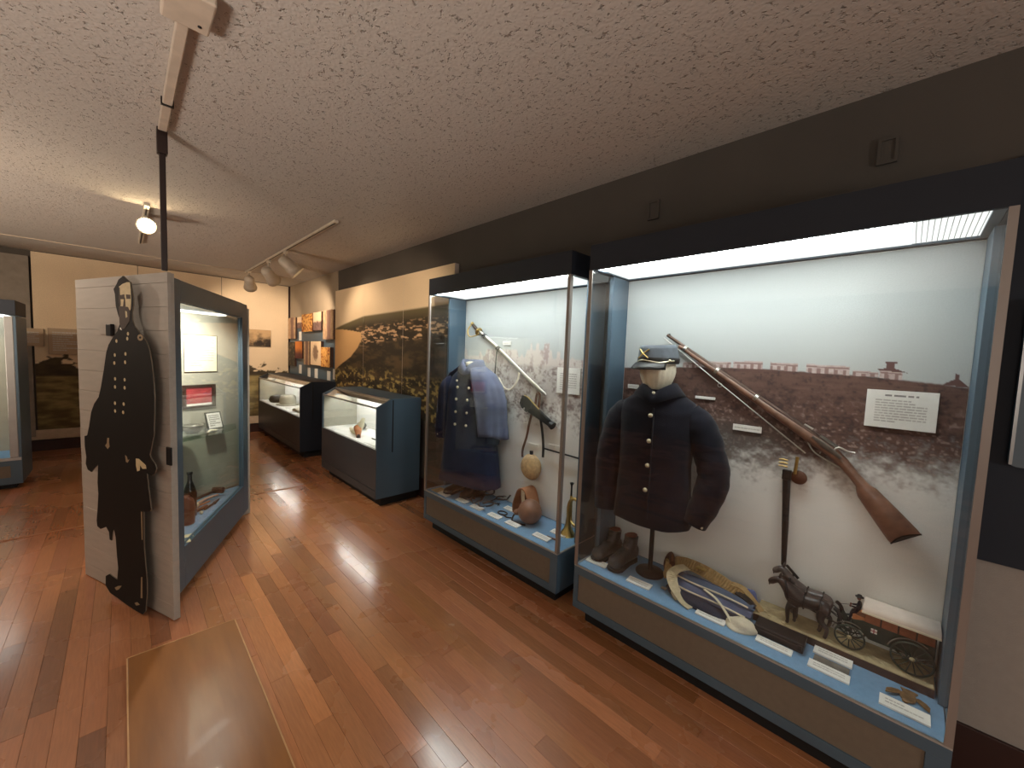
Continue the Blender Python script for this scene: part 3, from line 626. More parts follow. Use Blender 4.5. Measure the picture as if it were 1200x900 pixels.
for i, (cx, cy, w, d, lb) in enumerate([(1.76, 4.68, 0.14, 0.06, 'white card lying left in the nearer low case'), (1.75, 4.36, 0.14, 0.07, 'white card lying in front of the horn'), (1.77, 3.75, 0.2, 0.09, 'white card lying at the right end of the nearer low case')]):
    obj('caption_card', MB().box(cx-d/2, cx+d/2, cy-w/2, cy+w/2, zd, zd+0.004), M['white'], label=lb, cat='label', group='flat cards in the nearer low case')
st = thing('knife', 'thin dark blade lying at the right of the nearer low case', 'knife', (1.86, 3.84, zd))
obj('blade', MB().prism([(-0.1, -0.01), (0.08, -0.012), (0.12, 0.0), (0.08, 0.008), (-0.1, 0.01)], lambda u, v, s: (1.87+v, 3.86+u, zd+0.0005+s), 0, 0.006), M['iron'], st)
obj('handle', MB().tube([(1.87, 3.765, zd+0.012), (1.87, 3.70, zd+0.012)], 0.011, 8), M['brownl'], st)
# things in the far low case
cr = thing('metal_pot', 'squat dark metal pot at the left of the far low case', 'pot', (1.86, 7.6, zd))
obj('pot_body', MB().lathe([(0.0, 0.0), (0.10, 0.0), (0.13, 0.05), (0.10, 0.11), (0.07, 0.12), (0.06, 0.11), (0.0, 0.10)], (1.86, 7.55, zd), n=16), M['iron'], cr)
obj('handle', MB().tube([(1.86, 7.42, zd+0.03), (1.86, 7.36, zd+0.06), (1.86, 7.42, zd+0.09)], 0.010, 8), M['iron'], cr)
hw = thing('worn_hat', 'faded greyish hat resting in the middle of the far low case', 'hat', (1.92, 7.1, zd))
obj('brim', MB().lathe([(0.0, 0.004), (0.165, 0.004), (0.172, 0.012), (0.165, 0.018), (0.11, 0.02)], (1.905, 7.1, zd), n=24), M['greyp'], hw)
obj('crown', MB().lathe([(0.12, 0.018), (0.12, 0.11), (0.10, 0.16), (0.03, 0.15), (0.0, 0.14)], (1.905, 7.1, zd), n=24), M['greyp'], hw)
obj('open_book', MB().prism([(-0.22, 0.02), (-0.12, 0.05), (0.0, 0.025), (0.12, 0.05), (0.22, 0.02), (0.22, 0.0), (-0.22, 0.0)], lambda u, v, s: (1.78+s, 6.2+u, zd+v), 0, 0.22), M['cloth'], label='open white book lying at the right end of the far low case', cat='book')
for cx, cy, lb in ((1.75, 7.25, 'left white card lying along the front of the far low case'), (1.75, 6.75, 'right white card lying along the front of the far low case')):
    obj('caption_card', MB().box(cx-0.03, cx+0.03, cy-0.09, cy+0.09, zd, zd+0.004), M['white'], label=lb, cat='label', group='flat cards in the far low case')

# ------------------------------------------------------------------ three-sided kiosk
KA = Vector((-0.163, 3.609, 0)); KB = Vector((0.165, 2.79, 0)); KC = Vector((0.775, 4.08, 0))
tAB = (KA-KB).normalized(); nAB = Vector((-0.93, -0.367, 0)); nAB = (nAB - tAB*nAB.dot(tAB)).normalized()
tBC = (KC-KB).normalized(); nBC = Vector((tBC.y, -tBC.x, 0))
tAC = (KC-KA).normalized(); nAC = Vector((tAC.y, -tAC.x, 0))   # points towards the viewer, into the kiosk
def plane_fr(o, t, n): return lambda u, v, s: tuple(o + t*u + n*s + Vector((0, 0, v)))
fAB = plane_fr(KB, tAB, nAB); fBC = plane_fr(KB, tBC, nBC); fAC = plane_fr(KA, tAC, nAC)
def pbox(mb, fr, u0, u1, v0, v1, s0, s1): return mb.prism([(u0, v0), (u1, v0), (u1, v1), (u0, v1)], fr, s0, s1)
kk = thing('display_kiosk', 'three-sided kiosk with white plank side and lit glass side', 'kiosk', (0.26, 3.5, 0))
LAB = (KA-KB).length; LBC = (KC-KB).length; LAC = (KC-KA).length
edges_z = [0.004] + [1.813-0.1235*k for k in range(14, -1, -1)] + [1.865]
wall_ = obj('plank_wall', pbox(MB(), fAB, -0.085, LAB+0.02, 0.004, 1.862, 0.0, 0.014), M['side'], kk)
for i in range(len(edges_z)-1):
    a, b = edges_z[i], edges_z[i+1]
    if b-a > 0.02: obj('siding_plank', pbox(MB(), fAB, -0.06, LAB+0.02, a+0.0007, b-0.0007, 0.0145, 0.0295+0.0008*(i % 2)), M['side'], wall_, bevel=0.0008)
for k in range(len(edges_z)-1):
    a, b = edges_z[k], edges_z[k+1]
    if b-a > 0.02: obj('corner_board', pbox(MB(), fAB, -0.088, -0.061, a+0.0005, b-0.0005, 0.0145, 0.031), M['side'], wall_, bevel=0.0006)
obj('rear_board', pbox(MB(), fAC, 0.02, LAC+0.02, 0.004, 1.83, -0.034, -0.004), M['side'], kk)
# glass side
s0, s1, z0, z1 = 0.175, 1.295, 0.30, 1.742
for nm, q in (('stile', (0.005, s0, 0.05, 1.864)), ('stile', (s1, LBC, 0.05, 1.86)), ('top_rail', (s0, s1, z1, 1.862)), ('bottom_rail', (s0, s1, 0.05, z0))):
    obj(nm, pbox(MB(), fBC, *q, -0.03, 0.0), M['blue'], kk, bevel=0.002)
rb = MB()
for q in ((s0, s0+0.008, z0, z1), (s1-0.012, s1, z0, z1), (s0+0.008, s1-0.012, z0, z0+0.006), (s0+0.008, s1-0.012, z1-0.006, z1)): pbox(rb, fBC, *q, -0.028, -0.012)
obj('glazing_bead', rb, M['blue'], kk)
obj('glass', pbox(MB(), fBC, s0+0.0085, s1-0.0125, z0+0.0065, z1-0.0065, -0.022, -0.017), M['glass'], kk)
def tri(z0, z1, ins=0.035, trim=0.0):
    cx = (KA+KB+KC)/3; pts = [tuple((p + (cx-p).normalized()*ins).xy) for p in (KA, KB, KC)]
    return MB().prism(pts, lambda a, b, s: (a, b, s), z0, z1)
obj('deck', tri(0.285, 0.30, 0.075), M['deck'], kk)
obj('roof', tri(1.80, 1.85, 0.06), M['blue'], kk)
obj('soffit', tri(1.752, 1.758, 0.075), M['blue'], kk)
obj('back_liner', pbox(MB(), fAC, 0.05, LAC-0.06, 0.302, 1.75, 0.002, 0.012), M['greyp'], kk)
obj('side_liner', pbox(MB(), fAB, 0.08, LAB-0.05, 0.302, 1.75, -0.016, -0.004), M['greyp'], kk)
obj('light_panel', pbox(MB(), fAC, 0.15, 0.80, 1.738, 1.751, 0.02, 0.10), M['kioskE'], kk, label='glowing light fitting')
ZS = 0.835
sh = [(0.06, 0.015), (0.93, 0.015), (0.80, 0.20), (0.60, 0.30), (0.30, 0.36), (0.18, 0.35)]
obj('glass_shelf', MB().prism(sh, lambda u, v, s: tuple(KA+tAC*u+nAC*v+Vector((0, 0, s))), ZS, ZS+0.008), glass_mat('shelf_glass', (0.86, 0.93, 0.88, 1)), kk)
obj('latch', pbox(MB(), fAB, -0.105, -0.062, 0.862, 0.958, 0.0315, 0.04), M['kick'], kk, bevel=0.002, label='small black latch')
sw = thing('wall_box', 'small white and black box on the planks beside the cutout soldier', 'box', fAB(0.52, 1.53, 0.03))
obj('plate', pbox(MB(), fAB, 0.535, 0.615, 1.54, 1.588, 0.0312, 0.036), M['side'], sw)
obj('lever', pbox(MB(), fAB, 0.445, 0.50, 1.53, 1.598, 0.0312, 0.05), M['iron'], sw, bevel=0.003)

# displays in the kiosk
def kplate(name, label, cat, u0, u1, v0, v1, s=0.014, th=0.006): return None
tx = thing('text_panel', 'cream typed text panel inside the kiosk', 'panel', fAC(0.67, 1.285, 0.013))
obj('board', pbox(MB(), fAC, 0.54, 0.782, 1.287, 1.578, 0.0135, 0.019), M['woodd'], tx)
obj('paper', pbox(MB(), fAC, 0.54, 0.776, 1.293, 1.574, 0.0192, 0.0205), mat('cream_paper', C(236, 230, 200), 0.8, var=0.03), tx)
obj('printed_text', text_lines(lambda u, v, s: fAC(u, v, 0.0207+s), 0.565, 0.755, 1.33, 1.55, 11, R_), M['inkl'], tx)
rp_ = thing('framed_picture', 'dark framed picture with a red and pink print inside the kiosk', 'picture', fAC(0.65, 1.01, 0.013))
fr_ = MB()
for q in ((0.52, 0.76, 1.012, 1.028), (0.52, 0.76, 1.172, 1.19), (0.52, 0.545, 1.028, 1.172), (0.735, 0.76, 1.028, 1.172)): pbox(fr_, fAC, *q, 0.0135, 0.028)
obj('frame', fr_, M['woodd'], rp_)
obj('print', pbox(MB(), fAC, 0.545, 0.735, 1.045, 1.172, 0.0135, 0.018), M['picr'], rp_)
obj('mount', pbox(MB(), fAC, 0.545, 0.735, 1.028, 1.0449, 0.0135, 0.019), M['white'], rp_)
fs_ = thing('framed_card', 'small grey framed white card leaning on the kiosk shelf', 'picture', fAC(0.70, ZS+0.008, 0.1))
lean = lambda u, v, s: fAC(u, ZS+0.0085+v*0.95, 0.10-v*0.30+s)
obj('frame', pbox(MB(), lean, 0.645, 0.765, 0.0, 0.135, 0, 0.008), M['iron'], fs_)
obj('card', pbox(MB(), lean, 0.655, 0.755, 0.008, 0.127, 0.0082, 0.0095), M['white'], fs_)
obj('printed_text', text_lines(lambda u, v, s: lean(u, v, 0.0097+s), 0.665, 0.745, 0.02, 0.115, 6, R_), M['ink'], fs_)
bw = thing('pewter_bowl', 'dull grey bowl at the left of the kiosk shelf', 'bowl', fAC(0.50, ZS+0.0085, 0.12))
obj('bowl_body', MB().lathe([(0.0, 0.0), (0.03, 0.0), (0.06, 0.03), (0.065, 0.06), (0.06, 0.06), (0.03, 0.012), (0, 0.01)], fAC(0.50, ZS+0.0085, 0.16), n=20), M['stone'], bw)
obj('rim', MB().lathe([(0.060, 0.06), (0.068, 0.061), (0.068, 0.066), (0.060, 0.066)], fAC(0.50, ZS+0.0085, 0.16), n=20), M['silver'], bw)
obj('bone_piece', MB().tube([fAC(0.56, ZS+0.016, 0.23), fAC(0.60, ZS+0.02, 0.20), fAC(0.64, ZS+0.016, 0.21)], [0.007, 0.009, 0.006], 8), M['bone'], label='small tan bone piece in front of the framed card on the shelf', cat='bone')
zk = 0.3005
bt = thing('glass_bottle', 'tall dark bottle standing behind the brown jug in the kiosk', 'bottle', (0.305, 3.45, zk))
obj('bottle_body', MB().lathe([(0, 0), (0.036, 0), (0.038, 0.01), (0.038, 0.16), (0.030, 0.20), (0.014, 0.25), (0.012, 0.31), (0, 0.31)], (0.315, 3.47, zk), n=18), M['bottle'], bt)
obj('lip', MB().lathe([(0.012, 0.295), (0.017, 0.298), (0.017, 0.312), (0, 0.313)], (0.315, 3.47, zk), n=16), M['bottle'], bt)
jg = thing('stoneware_jug', 'reddish brown cylindrical jug near the kiosk window', 'jug', (0.29, 3.33, zk))
obj('jug_body', MB().lathe([(0, 0), (0.042, 0), (0.045, 0.008), (0.045, 0.14), (0.038, 0.165), (0.02, 0.18), (0.018, 0.19), (0, 0.19)], (0.283, 3.33, zk), n=20), mat('brown_glaze', C(92, 48, 34), 0.35), jg)
def stick(name, label, cat, pts, rad, m, group=None, tipm=None, tip=None):
    t = thing(name, label, cat, (pts[0][0], pts[0][1], zk), group)
    obj('shaft', MB().tube(pts, rad, 9), m, t)
    if tip: obj('head', tip, tipm, t)
def kp(x, y, z): return (x, y, zk+z)
stick('wooden_mallet', 'dark wooden mallet at the back of the kiosk tools', 'mallet', [kp(0.36, 3.66, 0.05), kp(0.50, 3.80, 0.05)], 0.010, M['woodd'], None, M['woodd'], MB().tube([kp(0.49, 3.82, 0.05), kp(0.55, 3.78, 0.05)], 0.024, 12))
stick('clay_pipe', 'pinkish clay pipe lying across the kiosk tools', 'pipe', [kp(0.33, 3.56, 0.030), kp(0.42, 3.68, 0.034), kp(0.51, 3.75, 0.03)], [0.011, 0.009, 0.007], mat('pink_clay', C(206, 160, 138), 0.6), None, M['tan'], MB().lathe([(0.0, 0), (0.018, 0.0), (0.02, 0.03), (0.014, 0.03), (0, 0.01)], kp(0.325, 3.55, 0.012), n=12))
stick('wooden_spoon', 'pale wooden spoon in the kiosk tool pile', 'spoon', [kp(0.30, 3.50, 0.012), kp(0.38, 3.62, 0.015), kp(0.45, 3.68, 0.012)], [0.012, 0.008, 0.006], M['woodo'], None, M['woodo'], MB().ball(kp(0.295, 3.49, 0.012), (0.022, 0.03, 0.010), 12, 8))
stick('wooden_awl', 'brown handled awl in front of the kiosk tool pile', 'awl', [kp(0.34, 3.50, 0.012), kp(0.42, 3.58, 0.012)], [0.013, 0.010], M['brownl'], None, M['silver'], MB().tube([kp(0.42, 3.58, 0.012), kp(0.47, 3.63, 0.010)], [0.004, 0.002], 6))
stick('iron_tongs', 'dark iron tongs lying near the kiosk glass', 'tongs', [kp(0.40, 3.52, 0.010), kp(0.47, 3.62, 0.010)], 0.007, M['iron'], None, M['iron'], MB().tube([kp(0.47, 3.62, 0.010), kp(0.51, 3.70, 0.010)], [0.012, 0.004], 8))
obj('bone_fragment', MB().ball(kp(0.335, 3.60, 0.028), (0.045, 0.035, 0.026), 12, 8), M['bone'], label='cream bone lump behind the wooden spoon in the kiosk', cat='bone')
obj('musket_ball', MB().ball(kp(0.375, 3.46, 0.012), 0.012, 12, 8), M['bone'], label='small pale ball beside the brown awl in the kiosk', cat='ball')
for a, b, lb in ((0.243, 3.02, 'cream caption card nearest the kiosk corner'), (0.262, 3.10, 'cream caption card just in front of the brown jug')):
    obj('caption_card', MB().box(a-0.03, a+0.03, b-0.02, b+0.02, zk, zk+0.005), mat('cream_card', C(232, 222, 180), 0.8), label=lb, cat='label', group='kiosk caption cards')

# life-size printed cutout
OUT=[(0.223,1.849),(0.272,1.831),(0.291,1.809),(0.325,1.783),(0.312,1.755),(0.307,1.695),(0.287,1.649),(0.27,1.622),(0.272,1.594),(0.297,1.557),(0.332,1.535),(0.396,1.481),(0.424,1.438),(0.456,1.341),(0.495,1.241),(0.525,1.18),(0.581,1.136),(0.619,1.084),(0.649,1.0),(0.677,0.94),(0.71,0.932),(0.711,0.868),(0.697,0.807),(0.707,0.765),(0.685,0.732),(0.643,0.724),(0.607,0.751),(0.557,0.786),(0.571,0.674),(0.566,0.607),(0.582,0.508),(0.597,0.441),(0.592,0.405),(0.553,0.396),(0.487,0.423),(0.456,0.399),(0.451,0.355),(0.43,0.354),(0.419,0.407),(0.4,0.432),(0.382,0.385),(0.374,0.278),(0.364,0.207),(0.379,0.133),(0.467,0.144),(0.511,0.12),(0.515,0.063),(0.466,0.03),(0.383,0.023),(0.273,0.012),(0.193,0.006),(0.117,0.006),(0.089,0.03),(0.068,0.144),(0.069,0.236),(0.087,0.385),(0.085,0.561),(0.084,0.593),(0.016,0.609),(0.007,0.62),(0.028,0.728),(0.041,0.812),(-0.003,0.804),(-0.036,0.821),(-0.051,0.851),(-0.039,0.873),(-0.007,0.893),(0.009,0.915),(-0.01,0.961),(-0.034,1.023),(-0.043,1.128),(-0.05,1.217),(-0.045,1.295),(-0.028,1.399),(-0.009,1.469),(0.021,1.513),(0.074,1.548),(0.128,1.586),(0.144,1.617),(0.146,1.657),(0.132,1.693),(0.13,1.728),(0.14,1.772),(0.151,1.813),(0.185,1.827)]
ct = thing('soldier_cutout', 'life-size flat cutout of a bearded soldier in a long dark double-breasted coat', 'cutout', fAB(0.3, 0, 0.07))
obj('board', MB().prism(OUT, fAB, 0.0725, 0.0775), M['edge'], ct)
IN = OUT
face = obj('printed_figure', MB().prism(OUT, fAB, 0.0776, 0.0786), M['cut'], ct)
def ink(name, pts, m, s=0.0787, par=face, lab=None): return obj(name, MB().prism(pts, fAB, s, s+0.0005), m, par, label=lab)
ink('face', [(0.265,1.794),(0.229,1.807),(0.185,1.814),(0.155,1.813),(0.149,1.773),(0.147,1.719),(0.154,1.675),(0.186,1.64),(0.221,1.635),(0.254,1.667),(0.269,1.722)], M['skin'])
for nm, p in (('beard', [(0.272,1.69),(0.245,1.69),(0.215,1.688),(0.18,1.685),(0.158,1.66),(0.168,1.61),(0.215,1.572),(0.251,1.566),(0.27,1.60)]), ('eye_shadow', [(0.264,1.748),(0.212,1.752),(0.212,1.726),(0.26,1.727)]), ('eye_shadow', [(0.196,1.751),(0.152,1.748),(0.152,1.727),(0.192,1.727)]), ('nose_shadow', [(0.216,1.734),(0.207,1.734),(0.203,1.688),(0.229,1.688)]), ('cheek_shadow', [(0.268,1.79),(0.258,1.79),(0.252,1.70),(0.262,1.68),(0.270,1.72)])): ink(nm, p, M['hair'], 0.0793)
mg = mat('sepia_mid', C(150, 130, 100), 0.7)
ink('mouth', [(0.206,1.665),(0.189,1.66),(0.186,1.632),(0.204,1.628)], M['skin'], 0.0799)
ink('collar', [(0.268,1.576),(0.242,1.576),(0.251,1.562),(0.269,1.567)], M['white'])
ink('glove', [(0.142,0.876),(0.111,0.878),(0.045,0.853),(0.041,0.835),(0.079,0.829),(0.1,0.845),(0.106,0.816),(0.132,0.807),(0.143,0.839)], M['skin'])
ep = [(0.068+0.028*math.cos(a), 1.526+0.017*math.sin(a)) for a in [2*PI*i/12 for i in range(12)]]
ink('shoulder_badge', ep, mg); ink('shoulder_badge', [(0.068+0.35*(a-0.068), 1.526+0.35*(b-1.526)) for a, b in ep], M['cut'], 0.0793)
ink('belt_clasp', [(0.44,0.953),(0.42,0.955),(0.422,0.93),(0.418,0.906),(0.439,0.889),(0.467,0.905),(0.446,0.922)], mg)
ink('sword_knot', [(0.252,0.88),(0.234,0.873),(0.226,0.855),(0.208,0.862),(0.227,0.84),(0.245,0.843)], mg)
for p in ([(0.105,0.59),(0.093,0.59),(0.094,0.436),(0.104,0.432)], [(0.121,0.217),(0.108,0.222),(0.112,0.1),(0.130,0.096)]): ink('trouser_stripe', p, mg)
for p in ([(0.409,0.077),(0.369,0.099),(0.331,0.11),(0.361,0.081),(0.39,0.067)], [(0.195,0.048),(0.168,0.061),(0.141,0.054),(0.178,0.038)]): ink('shoe_shine', p, mg)
for s, z in [(0.309,1.503),(0.188,1.544),(0.196,1.518),(0.331,1.426),(0.219,1.436),(0.338,1.382),(0.225,1.391),(0.335,1.295),(0.235,1.296),(0.338,1.25),(0.237,1.252),(0.344,1.159),(0.252,1.162),(0.345,1.116),(0.26,1.116)]:
    ink('button', [(s+0.0105*math.cos(2*PI*i/9), z+0.010*math.sin(2*PI*i/9)) for i in range(9)], M['skin'])
obj('standoff', MB().tube([fAB(0.25, 1.35, 0.031), fAB(0.25, 1.35, 0.0725)], 0.02, 10), M['edge'], ct); obj('standoff', MB().tube([fAB(0.25, 0.35, 0.031), fAB(0.25, 0.35, 0.0725)], 0.02, 10), M['edge'], ct)
# ------------------------------------------------------------------ exhibits: right (nearest) showcase
ZD = 0.3363
def card(label, pts, group):
    t = thing('caption_card', label, 'label', (sum(p[0] for p in pts)/4, sum(p[1] for p in pts)/4, ZD), group)
    o, a, b = Vector((*pts[0], 0)), Vector((*pts[1], 0)), Vector((*pts[3], 0)); u = b-o; v = a-o
    fr = lambda p, q, s: tuple(o+u*p+v*q+Vector((0, 0, ZD+0.004*q+0.0005+s)))
    obj('card', MB().prism([(0, 0), (1, 0), (1, 1), (0, 1)], fr, 0, 0.006), M['white'], t)
    obj('printed_text', text_lines(lambda p, q, s: fr(p, q, 0.0061+s), 0.12, 0.88, 0.25, 0.8, 2, R_, 0.35), M['inkl'], t)
def ccard(label, cx, cy, w, d, group, rot=0.0):
    c, s = math.cos(rot), math.sin(rot); f = lambda a, b: (cx+a*c-b*s, cy+a*s+b*c)
    card(label, [f(-d/2, w/2), f(d/2, w/2), f(d/2, -w/2), f(-d/2, -w/2)], group)
GA = 'caption cards in the right showcase'
ccard('white caption card in front of the worn black ankle boots', 1.918, 1.180, 0.125, 0.045, GA, 0.06)
ccard('white caption card in front of the dress stand base', 1.908, 0.915, 0.125, 0.05, GA, 0.05)
ccard('white caption card in front of the folded blue cloth', 1.904, 0.558, 0.125, 0.045, GA)
ccard('white caption card in front of the long black case', 1.910, 0.312, 0.128, 0.036, GA)
ccard('white caption card close under the wagon model base', 2.022, 0.131, 0.122, 0.05, GA)
ccard('white caption card nearest the glass below the grey strip', 1.910, 0.132, 0.126, 0.045, GA)
ccard('white caption card in front of the tarnished emblem', 1.893, -0.075, 0.126, 0.055, GA)
obj('metal_strip', MB().box(1.948, 1.988, 0.075, 0.185, ZD, ZD+0.004), M['stone'], label='flat grey strip lying between two white caption cards', cat='metal strip', bevel=0.001)

# ---- dress stand, coat, cap
F = frame(2.035, 0.93, -170)
ds = thing('dress_stand', 'black dress stand with a wrapped cloth head under the dark coat', 'stand', F(0, 0, ZD))
obj('stand_base', MB().lathe([(0, 0), (0.075, 0), (0.077, 0.006), (0.07, 0.014), (0.02, 0.02), (0.0, 0.021)], (2.06, 0.93, ZD), n=36), M['iron'], ds)
obj('pole', MB().tube([(2.06, 0.93, ZD+0.018), (2.06, 0.93, 0.95)], 0.012, 14), M['iron'], ds)
def head_form(F, zc, par, hw=0.085, hd=0.098, hh=0.135, seed=0):
    rings = []; n = 72
    for i in range(19):
        a = -PI/2+PI*i/18; q = max(math.cos(a), 0.03)**0.8; z = zc+hh*math.sin(a)
        tp = 1-0.38*max(0, -math.sin(a))**1.5
        rings.append([F(hd*q*tp*math.sin(2*PI*k/n)*(1+0.022*math.sin(2*PI*k/n*19+seed)+0.012*math.sin(2*PI*k/n*31)), hw*q*tp*math.cos(2*PI*k/n)*(1+0.022*math.sin(2*PI*k/n*19+seed)+0.012*math.sin(2*PI*k/n*31)), z) for k in range(n)])
    return obj('cloth_head', MB().loft(rings), M['cloth'], par, label='wrapped cream cloth head')
FH = frame(2.03, 0.945, -196)
head_form(FH, 1.455, ds)
def body_rings(F, lv, n=96, seed=0.0, fold=0.0):
    rings = []
    for z, hw, hd, cf in lv:
        r = []
        for k in range(n):
            a = 2*PI*k/n; c, s = math.cos(a), math.sin(a)
            e = 0.82; l = hw*math.copysign(abs(c)**e, c); f = hd*math.copysign(abs(s)**e, s)
            lowf = max(0, (lv[-1][0]-z)/(lv[-1][0]-lv[0][0]))
            w = 1+fold*lowf*(0.5*math.sin(5*a+seed)+0.35*math.sin(9*a+2*seed+z*4)+0.25*math.sin(14*a+z*7))+0.006*math.sin(z*60+a*3)*math.sin(a*2+z*11)
            r.append(F(cf+f*w, l*w, z+0.004*math.sin(3*a+seed)))
        rings.append(r)
    return rings
def dense(lv, k=5):
    out = []; A = np.array(lv)
    for i in range(len(A)-1):
        for j in range(k): t = j/k; out.append(tuple(A[i]*(1-t)+A[i+1]*t))
    return out+[tuple(A[-1])]
def smooth_path(P, k=7):
    P = [Vector(p) for p in P]; out = []
    for i in range(len(P)-1):
        p0, p1, p2, p3 = P[max(i-1, 0)], P[i], P[i+1], P[min(i+2, len(P)-1)]
        for j in range(k):
            t = j/k
            out.append(0.5*((2*p1)+(p2-p0)*t+(2*p0-5*p1+4*p2-p3)*t*t+(3*p1-p0-3*p2+p3)*t**3))
    return [tuple(p) for p in out]+[tuple(P[-1])]
def sleeve(F, pts, rads, n=28, seed=0.0, depth=1.0):
    P = smooth_path([F(*p) for p in pts], 9); m = len(P)
    rr = np.interp(np.linspace(0, len(rads)-1, m), range(len(rads)), rads)
    mb = MB(); mb.tube(P, list(rr), n, True, 1.0, side=(1, 0.2, 0))
    out = []
    for i, p in enumerate(mb.v):
        j = min(i//n, m-1) if i < n*m else None
        if j is None: out.append(p); continue
        c = Vector(P[j]); d = Vector(p)-c; k = i % n
        w = 1+0.035*math.sin(j*0.55+seed+2*math.sin(2*PI*k/n))*math.sin(2*PI*k/n+j*0.21)+0.02*math.sin(j*1.3+k*0.9+seed)
        out.append(tuple(c+d*w))
    n0 = n*m
    mb.v = out[:n0]+out[:n]+out[n*(m-1):n*m]
    return mb
co = thing('uniform_coat', 'dark navy single-breasted uniform coat on the black dress stand', 'coat', F(0, 0, 0.66))
lv = [(0.655, 0.200, 0.135, 0.01), (0.80, 0.190, 0.128, 0.008), (0.95, 0.182, 0.122, 0.005), (1.08, 0.186, 0.124, 0.005), (1.18, 0.196, 0.122, 0.004), (1.25, 0.200, 0.112, 0.0), (1.295, 0.178, 0.095, -0.004), (1.33, 0.128, 0.078, -0.006), (1.352, 0.085, 0.07, -0.006), (1.362, 0.074, 0.066, -0.004)]
obj('coat_body', MB().loft(body_rings(F, dense(lv, 5), 96, 1.0, 0.022)), M['navy'], co)
obj('sleeve', sleeve(F, [(0.0, 0.150, 1.248), (0.0, 0.208, 1.185), (0.0, 0.258, 1.06), (0.01, 0.288, 0.95), (0.03, 0.268, 0.83), (0.05, 0.222, 0.70)], [0.062, 0.078, 0.076, 0.075, 0.070, 0.058], seed=1.0), M['navy'], co)
obj('sleeve', sleeve(F, [(0.0, -0.150, 1.248), (0.0, -0.200, 1.185), (0.01, -0.235, 1.06), (0.02, -0.25, 0.94), (0.03, -0.25, 0.80), (0.05, -0.245, 0.665)], [0.062, 0.076, 0.072, 0.070, 0.066, 0.058], seed=4.0), M['navy'], co)
def collar_mb(F, z0, h, r0, r1, spread, n=60, gap=0.28, cf=0.0):
    ro = []
    for lev in range(6):
        q = lev/5; r = []
        for k in range(n+1):
            a = -PI/2+gap+(2*PI-2*gap)*k/n      # open at the front (front = +f)
            fr = max(0, math.sin(a+PI))          # 1 at the front
            a2 = a+PI
            rad = (r0 if lev < 2 else r0+(r1-r0)*((lev-1)/4.0))
            z = z0+(h*q/0.2 if lev < 2 else h-(h*1.05)*((lev-1)/4.0)) - spread*fr**3*(0.4+0.6*(lev >= 3))
            r.append(F(cf+rad*0.92*math.sin(a2), rad*math.cos(a2), z))
        ro.append(r)
    return ro
def fold_collar(F, z, r_in, r_out, h, drop, m, par, cf=0.0, n=64):
    prof = [(r_in+0.004, -0.012), (r_in, h*0.6), (r_in+0.004, h), (r_in+0.012, h), (r_in+0.024, h*0.55), (r_out, -0.022), (r_out-0.006, -0.024)]
    rings = []
    for rr, dz in prof:
        ring = []
        for k in range(n):
            a = 2*PI*k/n; s = math.sin(a); fr = max(0, s)**4; vee = math.exp(-(((a-PI/2)/0.13)**2))
            ring.append(F(cf+rr*0.95*s+0.016*fr, rr*math.cos(a), z+dz-drop*fr-0.02*vee*(dz > 0)))
        rings.append(ring)
    return obj('collar', MB().loft(rings, cap=False), m, par)
fold_collar(F, 1.356, 0.074, 0.132, 0.040, 0.034, M['navy'], co)
obj('front_edge', MB().tube([F(0.128, 0.010, 1.31-0.04), F(0.131, 0.012, 1.18), F(0.134, 0.013, 1.0), F(0.140, 0.014, 0.85), F(0.149, 0.016, 0.70)], 0.004, 6), M['navy'], co)
def button(F, f, l, z, r, m, par): return obj('button', MB().lathe([(0, -0.004), (r, -0.003), (r, 0.001), (r*0.7, 0.005), (0, 0.007)], F(f, l, z), Vector(F(1, 0, 0))-Vector(F(0, 0, 0)), 14), m, par)
for z in (1.232, 1.10, 0.973, 0.848): button(F, 0.1335+0.014*(z < 0.9), -0.002, z, 0.0115, M['pewter'], co)
button(F, 0.098, -0.004, 1.345, 0.009, M['pewter'], co)
for z in (0.705, 0.735): button(F, 0.088, 0.262, z, 0.008, M['pewter'], co)
kp_ = thing('forage_cap', 'dark grey-blue forage cap with a curved visor and crossed brass badge', 'cap', FH(0, 0, 1.50))
capm = mat('slate_cap_wool', C(98, 104, 112), 0.9, var=0.15, vscale=30, bump=0.2, bscale=300)
def ell(F, z, hw, hd, cf=0, n=48, tilt=0.0): return [F(cf+hd*math.sin(2*PI*k/n), hw*math.cos(2*PI*k/n), z+tilt*math.sin(2*PI*k/n)) for k in range(n)]
obj('crown', MB().loft([ell(FH, 1.497, 0.097, 0.112), ell(FH, 1.515, 0.098, 0.113), ell(FH, 1.54, 0.096, 0.110), ell(FH, 1.575, 0.090, 0.102, 0.006, tilt=-0.004), ell(FH, 1.592, 0.086, 0.097, 0.008, tilt=-0.006), ell(FH, 1.594, 0.078, 0.088, 0.008, tilt=-0.006), ell(FH, 1.590, 0.03, 0.03, 0.008)]), capm, kp_)
obj('band', MB().loft([ell(FH, 1.499, 0.0985, 0.1135), ell(FH, 1.512, 0.0995, 0.1145), ell(FH, 1.524, 0.0995, 0.1145), ell(FH, 1.528, 0.0975, 0.1125)], cap=False), M['black'], kp_)
vis = []
for j in range(5):
    q = j/4; vis.append([FH((0.112+0.055*q)*math.sin(a), (0.098+0.012*q)*math.cos(a), 1.502-0.030*q*q-0.006*q) for a in [PI*0.12+PI*0.76*k/24 for k in range(25)]])
vb = MB().loft(vis, cap=False, closed=False); vo = obj('visor', vb, M['black'], kp_, fix=False)
sm = vo.modifiers.new('solid', 'SOLIDIFY'); sm.thickness = 0.004
